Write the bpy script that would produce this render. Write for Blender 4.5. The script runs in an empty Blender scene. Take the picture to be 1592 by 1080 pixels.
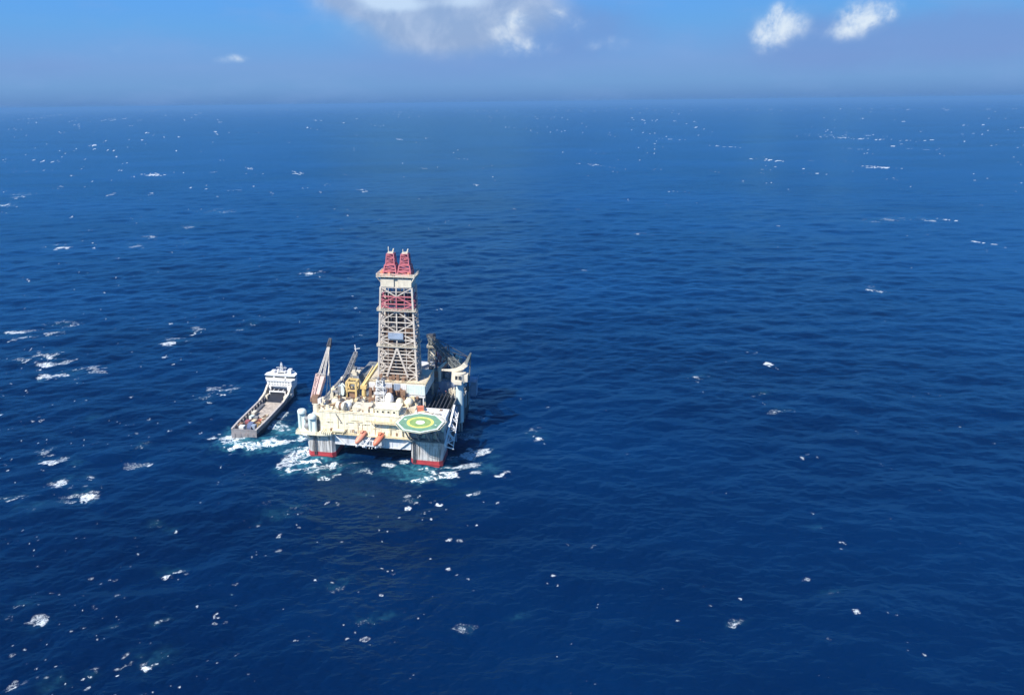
import bpy, bmesh, math, random
import numpy as np
from mathutils import Vector, Matrix

C = bpy.context.scene.collection
R = math.radians
random.seed(7)

# ------------------------------------------------------------------ camera
CH = 174.5                                    # helicopter height above the sea
FPX, CX, CY = 1150.0, 660.0, 540.0            # focal length and principal point of the cropped photo, px
PITCH, ROLL = math.atan(379.5 / FPX), R(0.7)
fw = Vector((0, math.cos(PITCH), -math.sin(PITCH)))
up0 = Vector((1, 0, 0)).cross(fw)
rt = Vector((1, 0, 0)) * math.cos(ROLL) - up0 * math.sin(ROLL)
up = rt.cross(fw)
cam_d = bpy.data.cameras.new('camera')
cam = bpy.data.objects.new('camera', cam_d)
C.objects.link(cam)
cam_d.sensor_fit = 'HORIZONTAL'
cam_d.sensor_width = 36.0
cam_d.lens = 36.0 * FPX / 1592.0
cam_d.shift_x = (796.0 - CX) / 1592.0
cam_d.clip_start = 1.0
cam_d.clip_end = 400000.0
M = Matrix((rt, up, -fw)).transposed().to_4x4()
M.translation = (0, 0, CH)
cam.matrix_world = M
bpy.context.scene.camera = cam

def sea_point(px, py, z=0.0):
    """a place on the water, read off the photograph"""
    d = fw + rt * ((px - CX) / FPX) - up * ((py - CY) / FPX)
    t = (z - CH) / d.z
    return Vector((d.x * t, d.y * t, z))

def sky_dir(px, py):
    d = fw + rt * ((px - CX) / FPX) - up * ((py - CY) / FPX)
    return d.normalized()

# ------------------------------------------------------------------ light
RIG_A = R(-11.92)
U = Vector((math.cos(RIG_A), math.sin(RIG_A), 0))
V = Vector((-math.sin(RIG_A), math.cos(RIG_A), 0))
light_dir = (U * 0.52 + V * 0.76 - Vector((0, 0, 1))).normalized()
sun_d = bpy.data.lights.new('sun', 'SUN')
sun = bpy.data.objects.new('sun', sun_d)
C.objects.link(sun)
sun_d.energy = 5.0
sun_d.angle = R(0.53)
sun_d.color = (1.0, 0.95, 0.86)
sun.rotation_euler = light_dir.to_track_quat('-Z', 'Y').to_euler()
SUN_EL = math.asin(-light_dir.z)
SUN_AZ = math.atan2(-light_dir.x, -light_dir.y)      # clockwise from +Y

vs = bpy.context.scene.view_settings
vs.view_transform = 'Standard'
vs.look = 'None'
EXPO = 0.65
vs.exposure = EXPO
vs.gamma = 1.0
vs.use_curve_mapping = False

# ------------------------------------------------------------------ node helpers
class NT:
    def __init__(self, tree):
        self.t = tree
        tree.nodes.clear()
    def n(self, typ, **kw):
        nd = self.t.nodes.new(typ)
        for k, v in kw.items():
            setattr(nd, k, v)
        return nd
    def l(self, a, b):
        self.t.links.new(a, b)
    def _in(self, sock, v):
        if hasattr(v, 'is_output'):
            self.l(v, sock)
        elif v is not None:
            sock.default_value = v
    def math(self, op, a, b=None, c=None, clamp=False):
        nd = self.n('ShaderNodeMath', operation=op, use_clamp=clamp)
        self._in(nd.inputs[0], a)
        self._in(nd.inputs[1], b)
        self._in(nd.inputs[2], c)
        return nd.outputs[0]
    def vmath(self, op, a, b=None):
        nd = self.n('ShaderNodeVectorMath', operation=op)
        self._in(nd.inputs[0], a)
        self._in(nd.inputs[1], b)
        return nd.outputs['Value'] if op in ('LENGTH', 'DOT_PRODUCT') else nd.outputs[0]
    def smooth(self, x, lo, hi, a=0.0, b=1.0):
        nd = self.n('ShaderNodeMapRange', interpolation_type='SMOOTHSTEP')
        self._in(nd.inputs['Value'], x)
        self._in(nd.inputs['From Min'], lo)
        self._in(nd.inputs['From Max'], hi)
        self._in(nd.inputs['To Min'], a)
        self._in(nd.inputs['To Max'], b)
        return nd.outputs[0]
    def mix(self, f, a, b, blend='MIX'):
        nd = self.n('ShaderNodeMix', data_type='RGBA', blend_type=blend)
        self._in(nd.inputs[0], f)
        self._in(nd.inputs[6], a)
        self._in(nd.inputs[7], b)
        return nd.outputs[2]
    def noise(self, vec, scale, detail=4.0, rough=0.55, dist=0.0):
        nd = self.n('ShaderNodeTexNoise')
        self._in(nd.inputs['Vector'], vec)
        nd.inputs['Scale'].default_value = scale
        nd.inputs['Detail'].default_value = detail
        nd.inputs['Roughness'].default_value = rough
        nd.inputs['Distortion'].default_value = dist
        return nd.outputs['Fac']
    def mapping(self, vec, scale=(1, 1, 1), rot=(0, 0, 0), loc=(0, 0, 0)):
        nd = self.n('ShaderNodeMapping')
        self._in(nd.inputs['Vector'], vec)
        nd.inputs['Scale'].default_value = scale
        nd.inputs['Rotation'].default_value = rot
        nd.inputs['Location'].default_value = loc
        return nd.outputs[0]

def rgb(r, g, b):
    return (r, g, b, 1.0)

# ------------------------------------------------------------------ sky
world = bpy.data.worlds.new('World')
bpy.context.scene.world = world
world.use_nodes = True
w = NT(world.node_tree)
SKY = 0.07
tc = w.n('ShaderNodeTexCoord').outputs['Generated']
sky = w.n('ShaderNodeTexSky', sky_type='NISHITA')
sky.sun_disc = False
sky.sun_elevation = SUN_EL
sky.sun_rotation = SUN_AZ
sky.altitude = 150
sky.air_density = 1.0
sky.dust_density = 0.3
sky.ozone_density = 3.0
sep = w.n('ShaderNodeSeparateXYZ')
w.l(tc, sep.inputs[0])
yy = w.math('MAXIMUM', sep.outputs['Y'], 0.05)
sx = w.math('DIVIDE', sep.outputs['X'], yy)
sz = w.math('DIVIDE', sep.outputs['Z'], yy)
cmb = w.n('ShaderNodeCombineXYZ')
w.l(sx, cmb.inputs['X'])
w.l(sz, cmb.inputs['Y'])
flat = cmb.outputs[0]
# moist trade-wind air low over the sea: blue grey band, then clear blue
ramp = w.n('ShaderNodeValToRGB')
w.l(w.math('MULTIPLY', sep.outputs['Z'], 4.0, clamp=True), ramp.inputs[0])
k = 2.0 ** -EXPO / SKY
def kc(r, g, b):
    return (r * k, g * k, b * k, 1)
els = ramp.color_ramp.elements
els[0].position = 0.0
els[0].color = kc(.115, .252, .525)
els[1].position = 1.0
els[1].color = kc(.055, .31, .93)
for pos, col in ((.016, kc(.125, .268, .550)), (.05, kc(.152, .315, .612)), (.09, kc(.171, .352, .658)), (.18, kc(.190, .366, .70)),
                 (.36, kc(.141, .392, .80)), (.50, kc(.118, .385, .88))):
    e = els.new(pos)
    e.color = col
low = w.smooth(sep.outputs['Z'], 0.14, 0.5, 1.0, 0.0)
nis = w.mix(1.0, sky.outputs[0], rgb(.32, .97, 1.62), 'MULTIPLY')
base = w.mix(low, nis, ramp.outputs[0])
# soft mottling of thin cloud in the band
mott = w.noise(w.mapping(flat, (1.0, 3.5, 1)), 7.0, 5, .55)
base = w.mix(w.math('MULTIPLY', w.smooth(mott, .45, .75), w.math('MULTIPLY', low, .28)), base, kc(.24, .40, .74))
n1 = w.noise(flat, 19.0, 7, .58, .35)
n2 = w.noise(flat, 60.0, 5, .6)
nn = w.math('ADD', w.math('MULTIPLY', n1, .75), w.math('MULTIPLY', n2, .25))
def blobs(lst):
    tot = None
    for px, py, rx, ry, s in lst:
        d = sky_dir(px, py)
        v = w.vmath('SUBTRACT', flat, (d.x / d.y, d.z / d.y, 0))
        v = w.vmath('MULTIPLY', v, (FPX / rx, FPX / ry, 0))
        q = w.vmath('DOT_PRODUCT', v, v)
        g = w.math('MULTIPLY', w.math('POWER', 2.718, w.math('MULTIPLY', q, -1.0)), s)
        tot = g if tot is None else w.math('ADD', tot, g)
    return tot
big = blobs([(655, -15, 115, 62, 1.15), (730, 5, 100, 55, 1.0), (560, -8, 60, 24, .8), (690, 55, 95, 26, .5), (850, 18, 40, 30, .35),
             (1000, 0, 60, 20, .2), (660, -90, 160, 70, 1.0)])
puff = blobs([(1203, 44, 30, 27, .85), (1218, 20, 16, 15, .8), (1245, 38, 16, 18, .55), (1186, 64, 26, 16, .45), (1333, 34, 32, 18, .72), (1346, 17, 30, 16, .8), (1366, 5, 28, 14, .85), (1308, 52, 26, 13, .5), (1385, 18, 18, 12, .4),
              (806, 30, 26, 12, .85), (866, 22, 16, 9, .6), (790, 75, 34, 16, .55), (838, 72, 30, 15, .5), (960, 68, 18, 11, .8), (922, 68, 16, 10, .65), (780, 50, 22, 12, .5), (900, 40, 24, 12, .4),
              (368, 91, 18, 6, .6), (345, 94, 14, 6, .35), (182, 78, 14, 8, .25)])
veil = blobs([(1530, 55, 130, 45, .85), (1290, 60, 110, 40, .5), (900, 45, 120, 45, .7), (1270, 80, 130, 40, .5), (60, 105, 120, 22, .4), (690, 90, 180, 60, .5)])
mv = w.smooth(w.math('MULTIPLY', veil, w.math('ADD', .5, nn)), .12, .8)
base = w.mix(w.math('MULTIPLY', mv, .6), base, kc(.18, .31, .64))
mb = w.smooth(w.math('MULTIPLY', big, w.math('ADD', .62, w.math('MULTIPLY', nn, .8))), .12, 1.05)
# shaded underside, sunlit shoulders
cl = w.mix(w.smooth(n1, .38, .68), kc(.31, .43, .66), kc(.46, .57, .77))
shoulder = blobs([(595, -4, 42, 20, 1.2), (720, 2, 46, 12, .8), (640, 8, 30, 10, .5)])
cl = w.mix(w.smooth(w.math('MULTIPLY', shoulder, w.math('ADD', .4, nn)), .2, .9), cl, kc(.62, .77, .95))
base = w.mix(w.math('MULTIPLY', mb, .84), base, cl)
mp = w.smooth(w.math('MULTIPLY', puff, w.math('SUBTRACT', w.math('MULTIPLY', nn, 3.4), 1.02)), .04, 1.05)
base = w.mix(w.math('MULTIPLY', mp, .9), base, w.mix(w.smooth(nn, .42, .64), kc(.36, .54, .84), kc(.78, .88, .97)))
bg = w.n('ShaderNodeBackground')
w.l(base, bg.inputs['Color'])
bg.inputs['Strength'].default_value = SKY
w.l(bg.outputs[0], w.n('ShaderNodeOutputWorld').inputs['Surface'])

# ------------------------------------------------------------------ materials
MATS = {}
def paint(name, col, rough=.5, var=.10, rust=0.0, streak=0.0, metal=0.0, rustcol=(.16, .06, .025), scale=.35):
    """weathered paint: uneven tone, grime and rust runs down the steel"""
    m = bpy.data.materials.new(name)
    m.use_nodes = True
    t = NT(m.node_tree)
    co = t.n('ShaderNodeTexCoord').outputs['Object']
    b = t.n('ShaderNodeBsdfPrincipled')
    nz = t.noise(co, scale, 5, .6)
    c = t.mix(t.smooth(nz, .3, .7), rgb(*[x * (1 - var) for x in col]), rgb(*[min(1, x * (1 + var)) for x in col]))
    fine = t.noise(co, scale * 7, 4, .65)
    c = t.mix(t.smooth(fine, .52, .75, 0, var * 2.2), c, rgb(*[x * .45 for x in col]))
    if rust:
        st = t.noise(t.mapping(co, (1, 1, .09)), 1.25, 5, .65)
        spot = t.noise(co, .28, 4, .6)
        f = t.math('MULTIPLY', t.smooth(st, .50, .72), t.smooth(spot, .35, .65))
        c = t.mix(t.math('MULTIPLY', f, rust), c, rgb(*rustcol))
    if streak:
        st = t.noise(t.mapping(co, (1, 1, .045)), 1.9, 4, .6)
        st2 = t.noise(t.mapping(co, (1, 1, .12)), .55, 4, .6)
        c = t.mix(t.math('MULTIPLY', t.smooth(t.math('ADD', t.math('MULTIPLY', st, .6), t.math('MULTIPLY', st2, .4)), .44, .62), streak), c, rgb(.09, .075, .06))
    t.l(c, b.inputs['Base Color'])
    b.inputs['Roughness'].default_value = rough
    b.inputs['Metallic'].default_value = metal
    t.l(b.outputs[0], t.n('ShaderNodeOutputMaterial').inputs['Surface'])
    MATS[name] = m
    return m

paint('cream', (.82, .74, .54), .55, .12, .5, streak=.24)
paint('cream_dark', (.68, .57, .36), .55, .12, .4)
paint('hull_grey', (.50, .51, .54), .5, .08, .25)
paint('column_grey', (.50, .48, .46), .55, .12, .4, streak=.85)
paint('front_grey', (.56, .57, .60), .5, .08, .25, streak=.25)
paint('pale_pink', (.50, .34, .30), .55, .12, .3)
paint('boot_red', (.34, .035, .04), .55, .15, .3)
paint('white', (.68, .67, .65), .5, .05, .2)
paint('off_white', (.62, .56, .44), .5, .1, .5)
paint('pale_green', (.56, .64, .60), .5, .06, .2)
paint('steel', (.22, .22, .22), .5, .15, .4)
paint('dark_steel', (.05, .052, .06), .55, .2, .3)
paint('deck_grey', (.16, .17, .17), .8, .2, .5, scale=.2)
paint('bay_shade_green', (.055, .075, .07), .8, .25, .4, scale=.2)  # dark green with the shade of the riser bay put into the colour
paint('deck_cream', (.55, .48, .36), .8, .15, .6, scale=.25)
paint('brown', (.22, .13, .08), .7, .25, .6)
paint('brown_dark', (.06, .04, .035), .8, .25, .4)
paint('derrick_white', (.51, .455, .39), .55, .14, .6)
paint('tower_red', (.44, .13, .15), .55, .12, .2)
paint('pink', (.60, .33, .32), .55, .12, .3)
paint('dull_red', (.28, .09, .09), .6, .2, .4)
paint('boom_grey', (.36, .34, .31), .55, .15, .5)
paint('boom_dark', (.13, .14, .13), .6, .2, .4)
paint('yellow', (.62, .45, .18), .5, .1, .3)
paint('orange', (.60, .18, .10), .45, .08)
paint('pale_orange', (.62, .25, .16), .5, .1)
paint('blue', (.13, .16, .26), .5, .15, .2)
paint('blue_grey', (.25, .31, .40), .55, .12, .2)
paint('helideck_green', (.15, .29, .19), .75, .16, scale=.3)
paint('olive_green', (.22, .34, .11), .75, .16, scale=.3)
paint('mark_yellow', (.62, .62, .16), .7, .14, scale=.5)
paint('mark_white', (.80, .80, .78), .7, .05)
paint('glass', (.02, .025, .03), .12, .05)
paint('ship_black', (.018, .02, .026), .4, .2, .2)
paint('ship_grey', (.22, .20, .20), .6, .15, .7)
paint('ship_rail', (.46, .42, .38), .6, .12, .7)
paint('wood', (.46, .39, .32), .85, .30, .5, scale=.5)
paint('rubber', (.02, .02, .02), .8, .1)

# ------------------------------------------------------------------ mesh builder
class MB:
    def __init__(self):
        self.v, self.f, self.m = [], [], []
        self.cur = 0
    def add(self, vs, fs):
        o = len(self.v)
        self.v += [tuple(p) for p in vs]
        self.f += [tuple(i + o for i in q) for q in fs]
        self.m += [self.cur] * len(fs)
        return self
    def box(self, x0, x1, y0, y1, z0, z1):
        vs = [(x, y, z) for z in (z0, z1) for y in (y0, y1) for x in (x0, x1)]
        return self.add(vs, [(0, 2, 3, 1), (4, 5, 7, 6), (0, 1, 5, 4), (2, 6, 7, 3), (0, 4, 6, 2), (1, 3, 7, 5)])
    def prism(self, poly, z0, z1, top=None):
        n = len(poly)
        top = top or poly
        vs = [(x, y, z0) for x, y in poly] + [(x, y, z1) for x, y in top]
        return self.add(vs, [tuple(range(n))[::-1], tuple(range(n, 2 * n))] + [(i, (i + 1) % n, n + (i + 1) % n, n + i) for i in range(n)])
    def frame(self, p, q):
        p, q = Vector(p), Vector(q)
        d = (q - p).normalized()
        a = Vector((0, 0, 1)) if abs(d.z) < .95 else Vector((1, 0, 0))
        s = d.cross(a).normalized()
        return p, q, s, s.cross(d)
    def beam(self, p, q, wd, hd=None, wd2=None, hd2=None):
        hd = hd or wd
        wd2 = wd2 or wd
        hd2 = hd2 or hd
        p, q, s, t = self.frame(p, q)
        vs = [p + s * (a * wd / 2) + t * (b * hd / 2) for a, b in ((-1, -1), (1, -1), (1, 1), (-1, 1))]
        vs += [q + s * (a * wd2 / 2) + t * (b * hd2 / 2) for a, b in ((-1, -1), (1, -1), (1, 1), (-1, 1))]
        return self.add(vs, [(3, 2, 1, 0), (4, 5, 6, 7), (0, 1, 5, 4), (1, 2, 6, 5), (2, 3, 7, 6), (3, 0, 4, 7)])
    def cyl(self, p, q, r, r2=None, n=14):
        r2 = r if r2 is None else r2
        p, q, s, t = self.frame(p, q)
        vs = []
        for c, rr in ((p, r), (q, r2)):
            vs += [c + s * (math.cos(2 * math.pi * i / n) * rr) + t * (math.sin(2 * math.pi * i / n) * rr) for i in range(n)]
        return self.add(vs, [tuple(range(n))[::-1], tuple(range(n, 2 * n))] + [(i, (i + 1) % n, n + (i + 1) % n, n + i) for i in range(n)])
    def lathe(self, prof, p, q, n=14):
        """profile of (fraction along p-q, radius)"""
        p, q, s, t = self.frame(p, q)
        vs, fs = [], []
        for f, r in prof:
            c = p.lerp(q, f)
            vs += [c + s * (math.cos(2 * math.pi * i / n) * r) + t * (math.sin(2 * math.pi * i / n) * r) for i in range(n)]
        for j in range(len(prof) - 1):
            fs += [(j * n + i, j * n + (i + 1) % n, (j + 1) * n + (i + 1) % n, (j + 1) * n + i) for i in range(n)]
        fs += [tuple(range(n))[::-1], tuple(range((len(prof) - 1) * n, len(prof) * n))]
        return self.add(vs, fs)
    def capsule(self, p, q, r, n=14):
        L = (Vector(q) - Vector(p)).length
        e = min(.45, r * .6 / L)
        return self.lathe([(0, r * .15), (e * .25, r * .62), (e, r), (1 - e, r), (1 - e * .25, r * .62), (1, r * .15)], p, q, n)
    def rail(self, pts, h=1.1, wd=.12, step=2.5):
        for a, b in zip(pts, pts[1:]):
            a, b = Vector(a), Vector(b)
            for hh in (h, h * .5):
                self.beam(a + Vector((0, 0, hh)), b + Vector((0, 0, hh)), wd)
            n = max(1, int((b - a).length / step))
            for i in range(n + 1):
                c = a.lerp(b, i / n)
                self.beam(c, c + Vector((0, 0, h)), wd)
        return self
    def truss(self, p, q, w0, w1, n, th, h0=None, h1=None):
        """square lattice boom from p to q"""
        h0 = h0 or w0
        h1 = h1 or w1
        p, q, s, t = self.frame(p, q)
        prev = None
        for i in range(n + 1):
            f = i / n
            c = p.lerp(q, f)
            wd, hd = w0 + (w1 - w0) * f, h0 + (h1 - h0) * f
            cur = [c + s * (a * wd / 2) + t * (b * hd / 2) for a, b in ((-1, -1), (1, -1), (1, 1), (-1, 1))]
            for j in range(4):
                self.beam(cur[j], cur[(j + 1) % 4], th * .7)
                if prev:
                    self.beam(prev[j], cur[j], th)
                    a, b = (prev[j], cur[(j + 1) % 4]) if i % 2 else (prev[(j + 1) % 4], cur[j])
                    self.beam(a, b, th * .7)
            prev = cur
        return self
    def build(self, name, mat, parent=None, smooth=False):
        me = bpy.data.meshes.new(name)
        me.from_pydata(self.v, [], self.f)
        mats = mat if isinstance(mat, (list, tuple)) else [mat]
        for mm in mats:
            me.materials.append(MATS[mm])
        me.polygons.foreach_set('material_index', self.m)
        bm = bmesh.new()
        bm.from_mesh(me)
        bmesh.ops.recalc_face_normals(bm, faces=bm.faces)
        bm.to_mesh(me)
        bm.free()
        if smooth:
            me.polygons.foreach_set('use_smooth', [True] * len(me.polygons))
            me.set_sharp_from_angle(angle=R(40))
        me.update()
        o = bpy.data.objects.new(name, me)
        C.objects.link(o)
        if parent:
            o.parent = parent
        return o

def tag(o, label=None, cat=None, group=None, kind=None):
    for kk, v in (('label', label), ('category', cat), ('group', group), ('kind', kind)):
        if v:
            o[kk] = v
    return o

def empty(name, loc, rz=0.0):
    o = bpy.data.objects.new(name, None)
    C.objects.link(o)
    o.empty_display_size = 2
    o.location = loc
    o.rotation_euler = (0, 0, rz)
    return o

# ------------------------------------------------------------------ the sea
rng = np.random.default_rng(11)
TRAVEL = np.array([.30, -.954])               # the way the waves run

def spectrum_tile(n, L, lo, hi, hs, tdir, spread=2.0, seed=1):
    """heights of a wind sea on an n x n tile of L metres, only wavelengths lo..hi"""
    g = np.random.default_rng(seed)
    kk = 2 * np.pi * np.fft.fftfreq(n, L / n)
    kx, ky = np.meshgrid(kk, kk, indexing='ij')
    kn = np.hypot(kx, ky)
    kn[0, 0] = 1e-6
    kp = 2 * np.pi / 62.0
    S = kn ** -3.55 * np.exp(-1.0 * (kp / kn) ** 2)
    cosd = (kx * tdir[0] + ky * tdir[1]) / kn
    S *= np.abs(cosd) ** spread * .9 + .1
    S[(kn < 2 * np.pi / hi) | (kn > 2 * np.pi / lo)] = 0
    a = np.sqrt(S) * (g.standard_normal((n, n)) + 1j * g.standard_normal((n, n)))
    h = np.fft.ifft2(a).real
    s = hs / 4 / h.std()
    return a * s, kx, ky, kn

def smooth01(x, lo, hi):
    t = np.clip((x - lo) / (hi - lo), 0, 1)
    return t * t * (3 - 2 * t)

def sample(tile, L, x, y):
    n = tile.shape[0]
    fx, fy = (x / L) * n, (y / L) * n
    ix, iy = np.floor(fx).astype(int), np.floor(fy).astype(int)
    tx, ty = (fx - ix).astype(np.float32), (fy - iy).astype(np.float32)
    ix %= n
    iy %= n
    jx, jy = (ix + 1) % n, (iy + 1) % n
    return (tile[ix, iy] * (1 - tx) + tile[jx, iy] * tx) * (1 - ty) + (tile[ix, jy] * (1 - tx) + tile[jx, jy] * tx) * ty

# rows follow the depression angle so that every picture line gets its own row, columns fan out
NA = 1500
az = np.linspace(R(-58), R(62), NA)
dep = np.concatenate([np.linspace(R(62), R(46.5), 60, endpoint=False), np.linspace(R(46.5), R(.9), 1000, endpoint=False), np.geomspace(R(.9), R(.16), 60)])
rr = CH / np.tan(dep)
NR = len(rr)
step_r = np.abs(np.gradient(rr))
GX = (rr[:, None] * np.sin(az)[None, :]).astype(np.float64)
GY = (rr[:, None] * np.cos(az)[None, :]).astype(np.float64)
H = np.zeros((NR, NA), np.float32)
DX = np.zeros_like(H)
DY = np.zeros_like(H)
cut = np.maximum(step_r, rr * (az[1] - az[0])) * 2.0
TILES = [(1024, 330.0, .8, 120.0, 1.55, TRAVEL, 2.0, 3), (512, 1370.0, 12.0, 420.0, 1.15, np.array([.05, -1.0]), 3.0, 5)]
LV = [0.8 * 1.6 ** i for i in range(13)]
for n, L, lo, hi, hs, td, sp, sd in TILES:
    a, kx, ky, kn = spectrum_tile(n, L, lo, hi, hs, td, sp, sd)
    lev = []
    for lam in LV:
        f = np.exp(-(kn / (2 * np.pi / lam)) ** 4)
        lev.append((np.fft.ifft2(a * f).real.astype(np.float32),
                    np.fft.ifft2(-1j * kx / kn * a * f).real.astype(np.float32),
                    np.fft.ifft2(-1j * ky / kn * a * f).real.astype(np.float32)))
    q = np.clip(np.log(cut / LV[0]) / math.log(1.6), 0, len(LV) - 1.001)
    qi = q.astype(int)
    qf = (q - qi).astype(np.float32)[:, None]
    for j in range(len(LV) - 1):
        rows = np.where(qi == j)[0]
        if not len(rows):
            continue
        x, y = GX[rows], GY[rows]
        for c, acc in enumerate((H, DX, DY)):
            acc[rows] += sample(lev[j][c], L, x, y) * (1 - qf[rows]) + sample(lev[j + 1][c], L, x, y) * qf[rows]
far_fade = (1 - smooth01(rr, 6000, 14000)).astype(np.float32)[:, None]
H *= far_fade

# ---- foam: breaking crests, wash round the hulls
def fractal_tile(n, L, lo, hi, power, seed, stretch=None):
    g = np.random.default_rng(seed)
    kk = 2 * np.pi * np.fft.fftfreq(n, L / n)
    kx, ky = np.meshgrid(kk, kk, indexing='ij')
    if stretch is not None:
        kc_ = kx * -stretch[1] + ky * stretch[0]
        kt_ = kx * stretch[0] + ky * stretch[1]
        kn = np.hypot(kc_ * 2.0, kt_)
    else:
        kn = np.hypot(kx, ky)
    kn[0, 0] = 1e-6
    S = kn ** -power
    S[(kn < 2 * np.pi / hi) | (kn > 2 * np.pi / lo)] = 0
    h = np.fft.ifft2(S * (g.standard_normal((n, n)) + 1j * g.standard_normal((n, n)))).real
    return (h / h.std()).astype(np.float32)

fn = fractal_tile(1024, 310.0, 1.2, 26.0, 1.7, 21, TRAVEL)
wn = fractal_tile(512, 190.0, 2.2, 16.0, 1.2, 33)
FOAM = np.zeros((NR, NA), np.float32)
AER = np.zeros((NR, NA), np.float32)
da = az[1] - az[0]
crest = np.array([-TRAVEL[1], TRAVEL[0]])     # along a crest
dep_r = dep[::-1]

def row_range(r0, r1):
    d1, d0 = math.atan2(CH, max(r0, 20.)), math.atan2(CH, max(r1, 21.))
    i0 = NR - np.searchsorted(dep_r, d1, 'right')
    i1 = NR - np.searchsorted(dep_r, d0, 'left')
    return max(0, i0 - 2), min(NR, i1 + 3)

def patch(x, y, ra, rb, s, ang=None, kind='cap', aer=0.0, thr=.42, nz=.30):
    """a patch of foam centred on x, y: half length ra along the crest, rb across"""
    r, th = math.hypot(x, y), math.atan2(x, y)
    ext = 1.9 * max(ra, rb)
    i0, i1 = row_range(r - ext, r + ext)
    j0 = max(0, int((th - ext / r - az[0]) / da) - 1)
    j1 = min(NA, int((th + ext / r - az[0]) / da) + 3)
    if i1 <= i0 or j1 <= j0:
        return
    gx, gy = GX[i0:i1, j0:j1], GY[i0:i1, j0:j1]
    e = crest if ang is None else np.array([math.cos(ang), math.sin(ang)])
    wx, wy = sample(wn, 190.0, gx, gy) * .30, sample(wn, 190.0, gx + 71.3, gy - 33.1) * .30
    wsc = min(1.0, FPX * ra / r / 4.0) * (1.0 if kind == 'cap' else .6)
    u = (gx - x) * e[0] + (gy - y) * e[1] + wx * ra * wsc
    t = -(gx - x) * e[1] + (gy - y) * e[0] + wy * rb * 1.6 * wsc
    t = t + .25 * u * np.sin(u / ra * 2 + x)          # crests bend
    q = (u / ra) ** 2 + (t / rb) ** 2
    g = np.exp(-q * .9)
    big_ = ra * FPX / math.hypot(r, CH)
    z = sample(fn, 310.0, gx, gy)
    m = smooth01(g * (1.0 if kind == 'cap' else .85) + z * nz * (1 if big_ > 4 else .3), thr, thr + (.42 if kind == 'cap' else .55)) * s * smooth01(g, .04, .25)
    F = FOAM[i0:i1, j0:j1]
    np.maximum(F, m, out=F)
    if aer:
        A = AER[i0:i1, j0:j1]
        np.maximum(A, (g ** 1.7 * aer).astype(np.float32), out=A)

def patch_px(px, py, wpx, hpx, s, **kw):
    """a patch of the size seen in the photograph, laid on the sea where it breaks"""
    p = sea_point(px, py)
    D = (p - Vector((0, 0, CH))).length
    sd = CH / D
    return patch(p.x, p.y, max(wpx / 2 * D / FPX, .1), max(hpx / 2 * D / FPX / sd, .1), s, **kw)

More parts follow.
